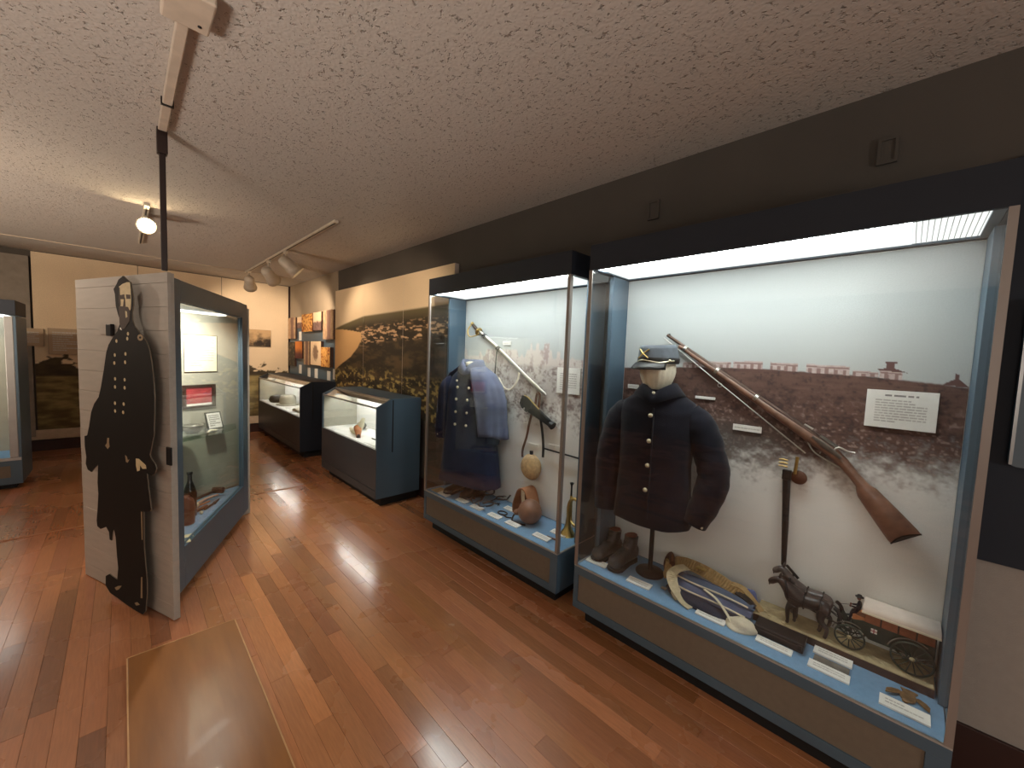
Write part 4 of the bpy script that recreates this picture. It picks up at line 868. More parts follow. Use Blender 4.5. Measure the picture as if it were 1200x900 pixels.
obj('chin_strap', MB().tube(smooth_path([FH(0.112*math.sin(a), 0.1*math.cos(a), 1.507+0.006*math.cos(4*a)) for a in [0.0+PI*k/8 for k in range(9)]], 4), 0.004, 8), M['pewter'], kp_)
bd = MB()
for s in (-1, 1): bd.tube([FH(0.112, -0.03*s+0.0, 1.535-0.012), FH(0.1175, 0, 1.546), FH(0.106, 0.03*s, 1.568)], 0.0032, 8)
obj('badge', bd, M['brass'], kp_, label='crossed brass badge')
for s in (-1, 1): button(FH, 0.0 if 0 else 0.03, 0.0985*s, 1.513, 0.007, M['pewter'], kp_)

# ---- ankle boots
def boot(name, label, group, cx, cy, deg, L, hgt, m, lining, tall=0.13):
    Fb = frame(cx, cy, deg, ZD)
    t = thing(name, label, 'shoe', (cx, cy, ZD), group)
    k = L/0.25; n = 26
    prof = [(-0.118, 0.022, 0.030, 0.062), (-0.112, 0.030, 0.0, 0.075), (-0.09, 0.034, 0.0, 0.085), (-0.05, 0.034, 0, 0.088), (-0.01, 0.033, 0, 0.086), (0.03, 0.036, 0, 0.072), (0.065, 0.042, 0, 0.060), (0.095, 0.043, 0, 0.054), (0.115, 0.036, 0, 0.046), (0.127, 0.022, 0.004, 0.034), (0.132, 0.008, 0.010, 0.022)]
    rings = []
    for f, w, zb, zt in prof:
        ring = []
        for i in range(n):
            a = 2*PI*i/n; c, s = math.cos(a), math.sin(a)
            z = zb+0.012 + (zt-zb)*(0.5+0.5*math.copysign(abs(s)**0.7, s)); wr = 1+0.03*math.sin(f*220+i)*(f > 0.0)
            ring.append(Fb(f*k, w*k*math.copysign(abs(c)**0.8, c)*wr, z*hgt/0.13*0.9))
        rings.append(ring)
    up = MB().loft(rings)
    sh = []
    zs = [0.06, 0.08, 0.10, 0.118, tall]
    for z, fc, hf, hw in zip(zs, (-0.05, -0.056, -0.062, -0.066, -0.068), (0.066, 0.058, 0.051, 0.048, 0.048), (0.036, 0.036, 0.037, 0.038, 0.039)):
        sh.append([Fb((fc+hf*math.cos(2*PI*i/n))*k, hw*k*math.sin(2*PI*i/n), (z+0.006*math.cos(2*PI*i/n))*hgt/0.13) for i in range(n)])
    inner = [[Fb((-0.068+0.040*math.cos(2*PI*i/n))*k, 0.031*k*math.sin(2*PI*i/n), (z)*hgt/0.13) for i in range(n)] for z in (tall, tall-0.03)]
    up.loft(sh+[inner[0]], cap=False)
    obj('upper', up, m, t)
    obj('lining', MB().loft([[Fb((-0.068+0.0405*math.cos(2*PI*i/n))*k, 0.0315*k*math.sin(2*PI*i/n), (tall+0.004)*hgt/0.13) for i in range(n)], inner[1]], cap=True), lining, t)
    so = [(f*k*1.03, w*k*1.1) for f, w in ((-0.12, 0.0), (-0.114, 0.02), (-0.09, 0.033), (-0.02, 0.031), (0.04, 0.039), (0.085, 0.045), (0.115, 0.036), (0.130, 0.016))]
    so = so + [(0.135*k, 0)] + [(a, -b) for a, b in reversed(so[1:])]
    obj('sole', MB().prism(so, lambda u, v, s: Fb(u, v, s), 0.0005, 0.013), M['kick'], t)
    lc_ = MB()
    for i in range(4):
        z = (0.082+0.014*i)*hgt/0.13; f = (0.020-0.012*i)*k
        lc_.tube([Fb(f-0.012, -0.02*k, z), Fb(f+0.004, 0, z+0.004), Fb(f-0.012, 0.02*k, z)], 0.0022, 6)
    obj('lace', lc_, M['kick'], t)
boot('ankle_boot', 'worn black ankle boot, the farther left one beside the dress stand', 'pair of boots by the dress stand', 2.035, 1.185, 172, 0.225, 0.150, M['boot'], M['redl'])
boot('ankle_boot', 'worn black ankle boot, the nearer right one beside the dress stand', 'pair of boots by the dress stand', 2.025, 1.070, 176, 0.235, 0.155, M['boot'], M['redl'])

# ---- cartridge belt, folded cloth, straps
def ribbon(P, w, th, up_=(0, 0, 1), sidev=None):
    P = [Vector(p) for p in P]; mb = MB(); rings = []
    for i, p in enumerate(P):
        d = (P[min(i+1, len(P)-1)]-P[max(i-1, 0)]).normalized()
        s = Vector(sidev) if sidev is not None else d.cross(Vector(up_))
        s = (s-d*s.dot(d)).normalized(); nn = s.cross(d)
        ww = w[i] if hasattr(w, '__len__') else w
        rings.append([tuple(p+s*ww/2), tuple(p+s*ww/2+nn*th), tuple(p-s*ww/2+nn*th), tuple(p-s*ww/2)])
    return mb.loft(rings, smooth=False)
fc = thing('folded_cloth', 'folded dark blue uniform cloth with pale piping lying on the showcase deck', 'cloth', (1.98, 0.58, ZD))
def mound(P, w, h, zoff, n=20, amp=0.08):
    rings = []
    for i, p in enumerate(P):
        q = i/(len(P)-1); e = max(0.12, math.sin(PI*min(max(q, 0.03), 0.97)))**0.5
        d = (Vector(P[min(i+1, len(P)-1)])-Vector(P[max(i-1, 0)])).normalized(); s = Vector((d.y, -d.x, 0))
        r = []
        for k in range(n):
            a = PI*k/(n-1); wv = 1+amp*math.sin(a*5+i*0.5)
            r.append(tuple(Vector(p)+s*math.cos(a)*w*e/2*wv+Vector((0, 0, zoff+h*e*math.sin(a)*wv))))
        r += [tuple(Vector(p)+s*math.cos(a)*w*e/2+Vector((0, 0, zoff))) for a in (PI*0.75, PI*0.5, PI*0.25)]
        rings.append(r)
    return MB().loft(rings)
pb = smooth_path([(2.02, 0.80, ZD), (1.985, 0.68, ZD), (1.985, 0.55, ZD), (1.985, 0.42, ZD)], 6)
obj('bottom_fold', mound(pb, 0.155, 0.042, 0.001), mat('navy_drill', C(40, 48, 66), 0.9, bump=0.2, bscale=200), fc)
obj('middle_fold', mound([(x+0.028, y, z) for x, y, z in pb], 0.125, 0.040, 0.030), M['blueW'], fc)
obj('top_fold', mound([(x+0.05, y, z) for x, y, z in pb], 0.09, 0.03, 0.058), mat('grey_blue_drill', C(82, 96, 120), 0.9, bump=0.2, bscale=200), fc)
for dx, dz, q in ((0.0, 0.052, 0), (0.03, 0.079, 1)):
    obj('piping', MB().tube([(x+dx-0.030+0.012*q, y, z+dz-0.02*abs((y-0.6)/0.25)**2.0) for x, y, z in pb[2:-1]], 0.0042, 8), M['cloth'], fc)
cbt = thing('cartridge_belt', 'tan canvas cartridge belt with rows of loops over the folded cloth', 'belt', (2.09, 0.62, ZD))
bp_ = smooth_path([(2.03, 0.815, ZD+0.052), (2.095, 0.85, ZD+0.060), (2.135, 0.80, ZD+0.085), (2.125, 0.72, ZD+0.098), (2.10, 0.63, ZD+0.10), (2.075, 0.55, ZD+0.092), (2.055, 0.48, ZD+0.074)], 6)
obj('belt_band', ribbon(bp_, 0.062, 0.006, sidev=(-0.75, 0.0, -0.62)), M['ctan'], cbt)
for i in range(1, len(bp_)-2):
    p = Vector(bp_[i]); d = (Vector(bp_[i+1])-Vector(bp_[i-1])).normalized(); s = Vector((-0.75, 0, -0.62)); s = (s-d*s.dot(d)).normalized(); nn = s.cross(d)
    c = p+nn*0.008
    if i % 1 == 0: obj('cartridge_loop', MB().tube([tuple(c-s*0.024), tuple(c+s*0.024)], 0.0055, 8), M['ctan'], cbt)
obj('belt_plate', MB().box(2.085, 2.115, 0.655, 0.70, ZD+0.112, ZD+0.118), M['brass'], cbt, bevel=0.001, label='small brass plate')
obj('belt_loop_end', MB().tube(smooth_path([(2.10, 0.845, ZD+0.036), (2.135, 0.865, ZD+0.06), (2.12, 0.84, ZD+0.105), (2.085, 0.82, ZD+0.085)], 5), 0.028, 12, flat=0.5), M['brownl'], cbt, label='dark brown rolled end')
obj('leather_tab', ribbon(smooth_path([(2.055, 0.50, ZD+0.088), (2.05, 0.455, ZD+0.078), (2.045, 0.42, ZD+0.055)], 4), 0.04, 0.006), M['boot'], cbt)
obj('end_strap', ribbon(smooth_path([(2.085, 0.53, ZD+0.105), (2.09, 0.48, ZD+0.10), (2.085, 0.42, ZD+0.05), (2.075, 0.37, ZD+0.008)], 5), 0.042, 0.004), M['ctan'], cbt)
ws = thing('web_strap', 'wide cream web strap folded over the left end of the blue cloth', 'strap', (1.95, 0.73, ZD))
obj('strap', ribbon(smooth_path([(2.06, 0.735, ZD+0.110), (2.02, 0.76, ZD+0.108), (1.975, 0.775, ZD+0.085), (1.945, 0.745, ZD+0.040), (1.92, 0.69, ZD+0.010), (1.905, 0.645, ZD+0.003)], 6), 0.052, 0.004), M['web'], ws)
obj('strap_loop', ribbon(smooth_path([(1.955, 0.76, ZD+0.05), (1.93, 0.745, ZD+0.02), (1.915, 0.72, ZD+0.004), (1.925, 0.735, ZD+0.004), (1.945, 0.755, ZD+0.015)], 5), 0.016, 0.003), M['web'], ws)
obj('buckle', MB().box(1.955, 1.975, 0.795, 0.82, ZD+0.001, ZD+0.006), M['silver'], ws)
w2 = thing('cloth_haversack', 'cream cloth pouch end at the right end of the blue cloth', 'pouch', (1.94, 0.41, ZD))
obj('pouch', mound(smooth_path([(1.93, 0.50, ZD), (1.93, 0.44, ZD), (1.955, 0.385, ZD)], 6), 0.085, 0.045, 0.001, amp=0.12), M['cloth'], w2)
obj('strap', ribbon(smooth_path([(1.985, 0.62, ZD+0.075), (1.955, 0.555, ZD+0.07), (1.92, 0.50, ZD+0.045), (1.905, 0.46, ZD+0.008), (1.92, 0.42, ZD+0.004)], 6), 0.012, 0.003), M['cloth'], w2)
obj('blue_scrap', mound(smooth_path([(2.14, 0.52, ZD), (2.15, 0.46, ZD), (2.155, 0.43, ZD)], 5), 0.05, 0.085, 0.001), mat('periwinkle_cloth', C(104, 118, 170), 0.9), label='pale periwinkle cloth bundle behind the tan belt end', cat='cloth')

bk_ = thing('leather_case', 'long black case lying in front of the wagon model base', 'case', (1.985, 0.30, ZD))
obj('case_body', MB().box(1.945, 2.025, 0.218, 0.392, ZD+0.0005, ZD+0.028), M['black'], bk_, bevel=0.004)
obj('lid', MB().box(1.942, 2.028, 0.216, 0.394, ZD+0.029, ZD+0.042), M['iron'], bk_, bevel=0.004)
obj('clasp', MB().box(1.936, 1.9415, 0.222, 0.236, ZD+0.016, ZD+0.036), M['iron'], bk_)

em = thing('brass_emblem', 'tarnished brown winged emblem lying at the right end of the deck', 'emblem', (1.98, -0.085, ZD))
FE = frame(1.975, -0.085, 175, ZD)
obj('emblem_body', MB().prism([(0.03*math.cos(2*PI*i/14), 0.022*math.sin(2*PI*i/14)) for i in range(14)], lambda u, v, s: FE(u, v, s), 0.001, 0.010), M['tin'], em, bevel=0.003)
for s in (-1, 1):
    obj('wing', MB().prism([(-0.005, 0.015), (0.012, 0.03), (0.03, 0.045), (0.046, 0.062), (0.022, 0.062), (0.004, 0.05), (-0.012, 0.03)], lambda u, v, q, s=s: FE(u, v*s*(0.9), q+abs(v)*0.18), 0.001, 0.007), M['tin'], em, bevel=0.002)
obj('emblem_head', MB().ball(FE(0.034, -0.004, 0.008), (0.010, 0.010, 0.006), 12, 8), M['tin'], em)
obj('tail', MB().prism([(-0.02, -0.012), (-0.045, -0.024), (-0.048, 0.0), (-0.045, 0.022), (-0.02, 0.012)], lambda u, v, q: FE(u, v, q), 0.001, 0.006), M['tin'], em)

# ---- wagon model
db = thing('diorama_base', 'sandy topped dark board carrying the model wagon and horses', 'base', (2.115, 0.12, ZD))
BX0, BX1, BY0, BY1 = 2.043, 2.188, -0.146, 0.422
BY0 = -0.15
obj('board', MB().box(BX0, BX1, BY0, BY1, ZD+0.0003, 0.368), M['woodd'], db)
gx = [BX0+(BX1-BX0)*i/18 for i in range(19)]; gy = [BY0+(BY1-BY0)*j/60 for j in range(61)]
gv = [(a, b, 0.3715+0.003*(math.sin(a*171+b*47)*math.sin(b*113-a*60))*(0 < i < 18)*(0 < j < 60)) for i, a in enumerate(gx) for j, b in enumerate(gy)]
gm = MB().add(gv, [(i*61+j, (i+1)*61+j, (i+1)*61+j+1, i*61+j+1) for i in range(18) for j in range(60)], True)
obj('ground', gm, M['sand'], db, fix=False)
rim = MB()
for q in ((BX0, BX0+0.002, BY0, BY1), (BX1-0.002, BX1, BY0, BY1), (BX0+0.002, BX1-0.002, BY0, BY0+0.002), (BX0+0.002, BX1-0.002, BY1-0.002, BY1)): rim.box(*q, 0.3682, 0.3715)
obj('ground_edge', rim, M['sand'], db)
for i in range(9):
    obj('pebble', MB().ball((R_.uniform(BX0+0.01, BX0+0.05), R_.uniform(0.30, 0.41), 0.374), (0.006, 0.008, 0.004), 8, 6), M['sand'], db)
ZB = 0.3735
def skinned(name, verts, edges, m, par, root=0, sub=2, label=None):
    P = np.array([v[:3] for v in verts]); lo, hi = P.min(0), P.max(0); loc = np.array([(lo[0]+hi[0])/2, (lo[1]+hi[1])/2, lo[2]])
    me = bpy.data.meshes.new(name); me.from_pydata((P-loc).tolist(), edges, [])
    o = bpy.data.objects.new(name, me); COL.objects.link(o); WORLD[o.name] = loc
    k = o.modifiers.new('skin', 'SKIN')
    if not me.skin_vertices: raise RuntimeError('no skin layer')
    for i, v in enumerate(verts):
        r = v[3]; me.skin_vertices[0].data[i].radius = (r, r) if not hasattr(r, '__len__') else r
        me.skin_vertices[0].data[i].use_root = (i == root)
    k.use_smooth_shade = True
    s = o.modifiers.new('sub', 'SUBSURF'); s.levels = sub; s.render_levels = sub
    me.materials.append(m); o.parent = par; o.location = loc-WORLD[par.name]
    return tag(o, label)
def horse(label, cx, m, group, headup=0.0, step=1):
    Fh = frame(cx, 0.235, 90, ZB)      # forward = +Y
    t = thing('model_horse', label, 'horse', (cx, 0.235, ZB), group)
    V = [(-0.055, 0, 0.128, 0.030), (-0.02, 0, 0.122, 0.031), (0.015, 0, 0.122, 0.032), (0.05, 0, 0.130, 0.030),      # barrel 0-3 (croup .. chest)
         (0.074, 0, 0.158, 0.026), (0.092, 0, 0.184+headup*0.6, 0.020), (0.108, 0, 0.204+headup, 0.0165), (0.126, 0, 0.192+headup, 0.0165), (0.146, 0, 0.172+headup, 0.0125),   # neck, poll, face, muzzle 4-8
         (-0.083, 0, 0.128, 0.020)]                                                                                   # 9 rump
    E = [(0, 1), (1, 2), (2, 3), (3, 4), (4, 5), (5, 6), (6, 7), (7, 8), (0, 9)]
    def chain(start, pts):
        a = start
        for p in pts: V.append(p); E.append((a, len(V)-1)); a = len(V)-1
    for s in (-1, 1):
        d = 0.010*s*step
        chain(3, [(0.052, 0.016*s, 0.098, 0.017), (0.054+d, 0.017*s, 0.066, 0.0105), (0.052+d, 0.017*s, 0.034, 0.0078), (0.050+d, 0.017*s, 0.012, 0.0068), (0.055+d, 0.017*s, 0.004, 0.009)])
        d = -0.012*s*step
        chain(0, [(-0.052, 0.018*s, 0.096, 0.019), (-0.046+d*0.3, 0.018*s, 0.070, 0.0145), (-0.064+d, 0.018*s, 0.046, 0.009), (-0.060+d, 0.018*s, 0.014, 0.0068), (-0.055+d, 0.018*s, 0.004, 0.009)])
    V2 = [Fh(a, b, c)+(r,) for a, b, c, r in V]
    obj_ = skinned('body', V2, E, m, t, root=1)
    for s in (-1, 1): obj('ear', MB().lathe([(0.0045, 0), (0.0055, 0.006), (0.003, 0.014), (0, 0.020)], Fh(0.104, 0.008*s, 0.214+headup), Vector(Fh(-0.1, 0.1*s, 1))-Vector(Fh(0, 0, 0)), 8), m, t)
    obj('tail', MB().tube(smooth_path([Fh(-0.088, 0, 0.140), Fh(-0.104, 0, 0.128), Fh(-0.112, 0, 0.098), Fh(-0.108, 0, 0.062)], 5), [0.004]+[0.0075]*9+[0.006]*5+[0.003], 8), M['kick'], t)
    mn = []
    for i in range(9): q = i/8; mn.append(Fh(0.050+0.048*q, 0, 0.176+0.044*q+headup*q))
    obj('mane', ribbon(mn, [0.006]*9, 0.010), M['kick'], t)
    hr = MB()
    hr.tube([Fh(0.070+0.020*math.cos(a)*0.5, 0.030*math.sin(a), 0.142+0.038*math.cos(a)) for a in [2*PI*i/20 for i in range(21)]], 0.0055, 8)
    for q in (0.01, -0.045): hr.tube([Fh(q, 0.0335*math.sin(a), 0.123+0.0345*math.cos(a)) for a in [2*PI*i/20 for i in range(21)]], 0.0022, 6)
    for s in (-1, 1): hr.tube([Fh(0.072, 0.031*s, 0.132), Fh(0.01, 0.0345*s, 0.122), Fh(-0.05, 0.033*s, 0.118), Fh(-0.12, 0.026*s, 0.085)], 0.0018, 6)
    hr.tube([Fh(0.066, 0, 0.184), Fh(0.066, 0, 0.200)], 0.004, 8)
    obj('harness', hr, M['kick'], t)
    br = MB()
    for q, z in ((0.122, 0.195), (0.140, 0.179)): br.tube([Fh(q, 0.0145*math.sin(a), z+headup+0.0135*math.cos(a)) for a in [2*PI*i/14 for i in range(15)]], 0.0015, 6)
    obj('bridle', br, M['kick'], t)
    return t
GH = 'model wagon team'
horse('dark brown model horse nearest the glass, harnessed to the wagon', 2.082, M['horse'], GH, -0.026, 1)
horse('greyish brown model horse behind the dark brown one, harnessed to the wagon', 2.150, M['horse2'], GH, 0.0, -1)
M['curtain'] = mat('brown_side_curtain', C(138, 84, 58), 0.8, var=0.2, vscale=60)
wg = thing('model_wagon', 'dark green model army wagon with white canvas top', 'wagon', (2.12, -0.03, ZB))
wx0, wx1 = 2.088, 2.162
side = [(-0.145, 0.062), (0.035, 0.062), (0.06, 0.085), (0.088, 0.085), (0.088, 0.118), (0.055, 0.128), (-0.145, 0.128)]
obj('wagon_box', MB().prism(side, lambda u, v, s: (s, u, ZB+v), wx0, wx1), M['green'], wg, bevel=0.001)
for k in range(4):
    a = -0.143+0.049*k
    obj('side_curtain', MB().box(wx0-0.002, wx0, a+0.002, a+0.046, ZB+0.129, ZB+0.176), M['curtain'], wg)
    obj('roof_post', MB().box(wx0-0.003, wx0+0.003, a-0.002, a+0.002, ZB+0.128, ZB+0.178), M['woodd'], wg)
obj('interior', MB().box(wx0+0.001, wx1, -0.143, 0.05, ZB+0.1285, ZB+0.175), M['woodd'], wg)
roof = []
for yy in (-0.154, -0.152, 0.058, 0.060):
    e = 0.6 if yy in (-0.154, 0.060) else 1.0
    roof.append([(2.125+(0.052)*math.cos(a), yy, ZB+0.176+0.028*e*math.sin(a)**0.6) for a in [PI*i/14 for i in range(15)]]+[(2.125-0.052, yy, ZB+0.170), (2.125+0.052, yy, ZB+0.170)])
obj('canvas_top', MB().loft(roof), M['canvas'], wg)
obj('roof_edge', MB().box(2.071, 2.075, -0.155, 0.061, ZB+0.168, ZB+0.175), M['cloth'], wg)
obj('driver_seat', MB().box(2.092, 2.158, 0.050, 0.088, ZB+0.118, ZB+0.140), M['woodo'], wg, bevel=0.001)
obj('footboard', MB().prism([(0.086, 0.085), (0.105, 0.083), (0.125, 0.112), (0.121, 0.114), (0.103, 0.088), (0.086, 0.09)], lambda u, v, s: (s, u, ZB+v), 2.092, 2.158), M['green'], wg)
obj('wagon_pole', MB().tube([(2.117, 0.09, ZB+0.055), (2.117, 0.27, ZB+0.085), (2.117, 0.31, ZB+0.088)], 0.0035, 8), M['green'], wg)
obj('axle', MB().tube([(2.072, 0.090, ZB+0.049), (2.172, 0.090, ZB+0.049)], 0.004, 8), M['iron'], wg); obj('axle', MB().tube([(2.072, -0.088, ZB+0.061), (2.172, -0.088, ZB+0.061)], 0.004, 8), M['iron'], wg)
obj('spring', MB().tube(smooth_path([(2.09, 0.125, ZB+0.072), (2.09, 0.09, ZB+0.062), (2.09, 0.055, ZB+0.072)], 4), 0.003, 6), M['iron'], wg); obj('spring', MB().tube(smooth_path([(2.09, -0.04, ZB+0.072), (2.09, -0.088, ZB+0.066), (2.09, -0.135, ZB+0.072)], 4), 0.003, 6), M['iron'], wg)
obj('emblem', MB().box(wx0-0.0012, wx0-0.0001, 0.012, 0.030, ZB+0.094, ZB+0.112), M['white'], wg, label='small white square with a red cross')
ec = MB().box(wx0-0.002, wx0-0.0013, 0.012, 0.030, ZB+0.1014, ZB+0.1046).box(wx0-0.002, wx0-0.0013, 0.0194, 0.0226, ZB+0.094, ZB+0.112); obj('red_cross', ec, M['picr'], wg)
def wheel(x, y, r, ns):
    w = obj('wheel', MB().lathe([(r-0.006, -0.003), (r, -0.003), (r, 0.003), (r-0.006, 0.003), (r-0.006, -0.003)], (x, y, ZB+r), (1, 0, 0), 36), M['green'], wg)
    obj('hub', MB().lathe([(0, -0.008), (0.005, -0.008), (0.008, -0.003), (0.008, 0.003), (0.005, 0.008), (0, 0.008)], (x, y, ZB+r), (1, 0, 0), 14), M['sand'], w)
    for i in range(ns):
        a = 2*PI*i/ns
        obj('spoke', MB().tube([(x, y+0.006*math.cos(a), ZB+r+0.006*math.sin(a)), (x, y+(r-0.004)*math.cos(a), ZB+r+(r-0.004)*math.sin(a))], 0.0019, 6), M['green'], w)
for x in (2.072, 2.172): wheel(x, 0.090, 0.049, 12); wheel(x, -0.088, 0.061, 14)
for yc, r in ((0.09, 0.049), (-0.088, 0.061)):
    obj('fender', MB().tube([(2.078, yc+(r+0.008)*math.cos(a), ZB+r+(r+0.008)*math.sin(a)) for a in [PI*(0.08+0.6*i/10) for i in range(11)]], 0.0022, 6), M['stone'], wg)
dv = thing('model_driver', 'tiny seated driver figure in dark blue holding reins on the wagon', 'person', (2.112, 0.07, ZB+0.14))
Fd = frame(2.108, 0.068, 90, ZB+0.140)
DV = [(0, 0, 0.010, 0.010), (0.002, 0, 0.030, 0.0105), (0.003, 0, 0.046, 0.0095), (0.004, 0, 0.056, 0.0045),
      (0.020, 0.007, 0.008, 0.007), (0.026, 0.008, -0.012, 0.005), (0.028, 0.008, -0.034, 0.004), (0.036, 0.008, -0.037, 0.004), (0.020, -0.007, 0.008, 0.007), (0.026, -0.008, -0.012, 0.005), (0.028, -0.008, -0.034, 0.004), (0.036, -0.008, -0.037, 0.004),
      (0.003, 0.013, 0.046, 0.0055), (0.008, 0.016, 0.030, 0.0045), (0.026, 0.010, 0.027, 0.0035), (0.003, -0.013, 0.046, 0.0055), (0.008, -0.016, 0.030, 0.0045), (0.026, -0.010, 0.027, 0.0035)]
DE = [(0, 1), (1, 2), (2, 3), (0, 4), (4, 5), (5, 6), (6, 7), (0, 8), (8, 9), (9, 10), (10, 11), (2, 12), (12, 13), (13, 14), (2, 15), (15, 16), (16, 17)]
skinned('body', [Fd(a, b, c)+(r,) for a, b, c, r in DV], DE, M['navy'], dv)
obj('head', MB().ball(Fd(0.006, 0, 0.066), (0.007, 0.007, 0.009), 14, 10), M['redl'], dv)
obj('hat', MB().lathe([(0, 0.0), (0.014, 0.0), (0.014, 0.0015), (0.0075, 0.002), (0.007, 0.009), (0, 0.010)], Fd(0.005, 0, 0.071), n=16), M['kick'], dv)
for s in (-1, 1): obj('hand', MB().ball(Fd(0.029, 0.010*s, 0.027), 0.004, 10, 8), M['redl'], dv)
obj('reins', MB().tube(smooth_path([Fd(0.031, 0, 0.027), Fd(0.12, 0, 0.005), Fd(0.25, 0, 0.03)], 5), 0.0009, 5), M['kick'], dv)

# ---- things hung on the printed back wall of the right showcase
XP = 2.194
rf = thing('musket_rifle', 'long wooden-stocked rifle hung diagonally across the prairie print', 'rifle', (2.165, 0.45, 0.83))
X0 = 2.165
mz, lk = Vector((X0, 0.968, 1.652)), Vector((X0, 0.205, 1.150)); wr_ = Vector((X0, 0.165, 1.105)); bt_ = Vector((X0, -0.030, 0.868))
d1 = (lk-mz).normalized(); n1 = Vector((0, -d1.z, d1.y)); n1 = n1 if n1.z > 0 else -n1
def bar(mb, pts, n=14): 
    rings = []
    for i, (p, h, w, off, *ex) in enumerate(pts):
        a = pts[max(i-1, 0)][0]; b = pts[min(i+1, len(pts)-1)][0]; d = (b-a).normalized(); nn = Vector((0, -d.z, d.y)); nn = nn if nn.z > 0 else -nn
        rings.append([tuple(p+d*(ex[0] if ex else 0)*math.sin(2*PI*k/n)**2+nn*(off+h*math.sin(2*PI*k/n))+Vector((1, 0, 0))*w*math.cos(2*PI*k/n)) for k in range(n)])
    return mb.loft(rings)
q = lambda t: mz.lerp(lk, t)
stock = [(q(0.10), 0.010, 0.011, -0.004), (q(0.11), 0.0125, 0.012, -0.004), (q(0.4), 0.0155, 0.014, -0.005), (q(0.7), 0.019, 0.016, -0.006), (q(0.9), 0.024, 0.020, -0.006), (lk, 0.025, 0.021, -0.004), (wr_, 0.021, 0.018, 0.0)]
for t, h, w in ((0.18, 0.019, 0.017), (0.30, 0.021, 0.018), (0.36, 0.027, 0.019), (0.42, 0.036, 0.020), (0.6, 0.042, 0.020), (0.8, 0.048, 0.021), (0.97, 0.053, 0.021), (1.0, 0.052, 0.017)): stock.append((wr_.lerp(bt_, t), h, w, -0.004 if t > 0.33 else 0.0, 0.018 if t > 0.98 else (0.014 if t > 0.9 else 0.0)))
obj('stock', bar(MB(), stock), M['wood'], rf)
obj('barrel', MB().tube([tuple(q(0.0)+n1*0.006), tuple(q(0.5)+n1*0.008), tuple(q(0.93)+n1*0.012)], [0.0085, 0.010, 0.0125], 14), mat('browned_barrel', C(86, 68, 60), 0.35, 0.7), rf)
obj('sight', MB().box(X0-0.003, X0+0.003, q(0.02).y-0.004, q(0.02).y+0.004, q(0.02).z+0.012, q(0.02).z+0.022), M['iron'], rf)
for t in (0.14, 0.36, 0.60):
    obj('barrel_band', MB().tube([tuple(q(t)-d1*0.007), tuple(q(t)+d1*0.007)], 0.0165+0.005*t, 14), M['silver'], rf)
obj('rear_sight', bar(MB(), [(q(0.84), 0.006, 0.006, 0.024), (q(0.88), 0.008, 0.006, 0.026)]), M['silver'], rf)
obj('lock_plate', bar(MB(), [(q(0.90)-Vector((0.021, 0, 0)), 0.006, 0.002, 0.006), (q(0.95)-Vector((0.022, 0, 0)), 0.013, 0.002, 0.004), (q(1.04)-Vector((0.021, 0, 0)), 0.008, 0.002, 0.0)]), M['steel'], rf)
obj('breech_block', bar(MB(), [(q(0.92), 0.010, 0.012, 0.020), (q(1.0), 0.011, 0.012, 0.020)]), M['steel'], rf)
hp_ = lk+n1*0.022
obj('hammer', MB().tube(smooth_path([tuple(lk-Vector((0.018, 0, 0))+n1*0.004), tuple(lk-Vector((0.018, 0, 0))+n1*0.030+d1*0.004), tuple(lk-Vector((0.016, 0, 0))+n1*0.036+d1*0.035), tuple(lk-Vector((0.016, 0, 0))+n1*0.048+d1*0.055)], 4), 0.0045, 8), M['silver'], rf)
obj('trigger_guard', MB().tube(smooth_path([tuple(q(0.90)-n1*0.026), tuple(q(0.94)-n1*0.046), tuple(q(0.99)-n1*0.048), tuple(wr_-n1*0.022+d1*0.02)], 5), 0.0035, 8), M['silver'], rf)
obj('trigger', MB().tube([tuple(q(0.965)-n1*0.022), tuple(q(0.97)-n1*0.040)], 0.0025, 6), M['silver'], rf)
dn = (bt_-wr_).normalized(); nb = Vector((0, -dn.z, dn.y)); nb = nb if nb.z > 0 else -nb
obj('butt_plate', bar(MB(), [(bt_+dn*0.0005, 0.054, 0.019, -0.004, 0.018), (bt_+dn*0.005, 0.053, 0.017, -0.004, 0.018)]), M['iron'], rf)
sl_ = thing('rifle_sling', 'thin steel rod hung just below the rifle', 'rod', (2.17, 0.55, 1.1))
ra = mz-n1*0.034+d1*0.0-Vector((0, -0.012, 0)); rb_ = q(0.93)-n1*0.075
obj('rod', MB().tube([tuple(mz-n1*0.018-d1*0.008), tuple(rb_)], 0.0032, 8), M['silver'], sl_)
obj('rod_ring', MB().tube([tuple(q(0.42)-n1*0.050+n1*0.010*math.cos(a)+d1*0.010*math.sin(a)) for a in [2*PI*i/12 for i in range(13)]], 0.002, 6), M['silver'], sl_)
by = thing('bayonet_scabbard', 'narrow black bayonet scabbard hung under the rifle', 'scabbard', (2.17, 0.36, 0.57))
obj('scabbard', MB().tube([(2.175, 0.362, 0.985), (2.175, 0.352, 0.77), (2.175, 0.345, 0.585), (2.175, 0.344, 0.566)], [0.016, 0.0135, 0.010, 0.006], 12, flat=0.7, side=(1, 0, 0)), M['black'], by)
obj('throat', MB().box(2.165, 2.187, 0.344, 0.380, 0.985, 1.03), M['black'], by, bevel=0.003)
for z in (1.045, 1.060, 1.075): obj('hook', MB().tube([(2.168, 0.395, z), (2.160, 0.378, z+0.004), (2.168, 0.362, z)], 0.004, 8), M['brass'], by)
obj('frog', MB().lathe([(0, -0.006), (0.028, -0.006), (0.032, 0), (0.028, 0.006), (0, 0.007)], (2.178, 0.318, 1.005), (-1, 0, 0), 24), M['brownl'], by)
obj('brass_stem', MB().tube([(2.168, 0.332, 1.02), (2.166, 0.327, 1.10)], 0.007, 10), M['brass'], by)
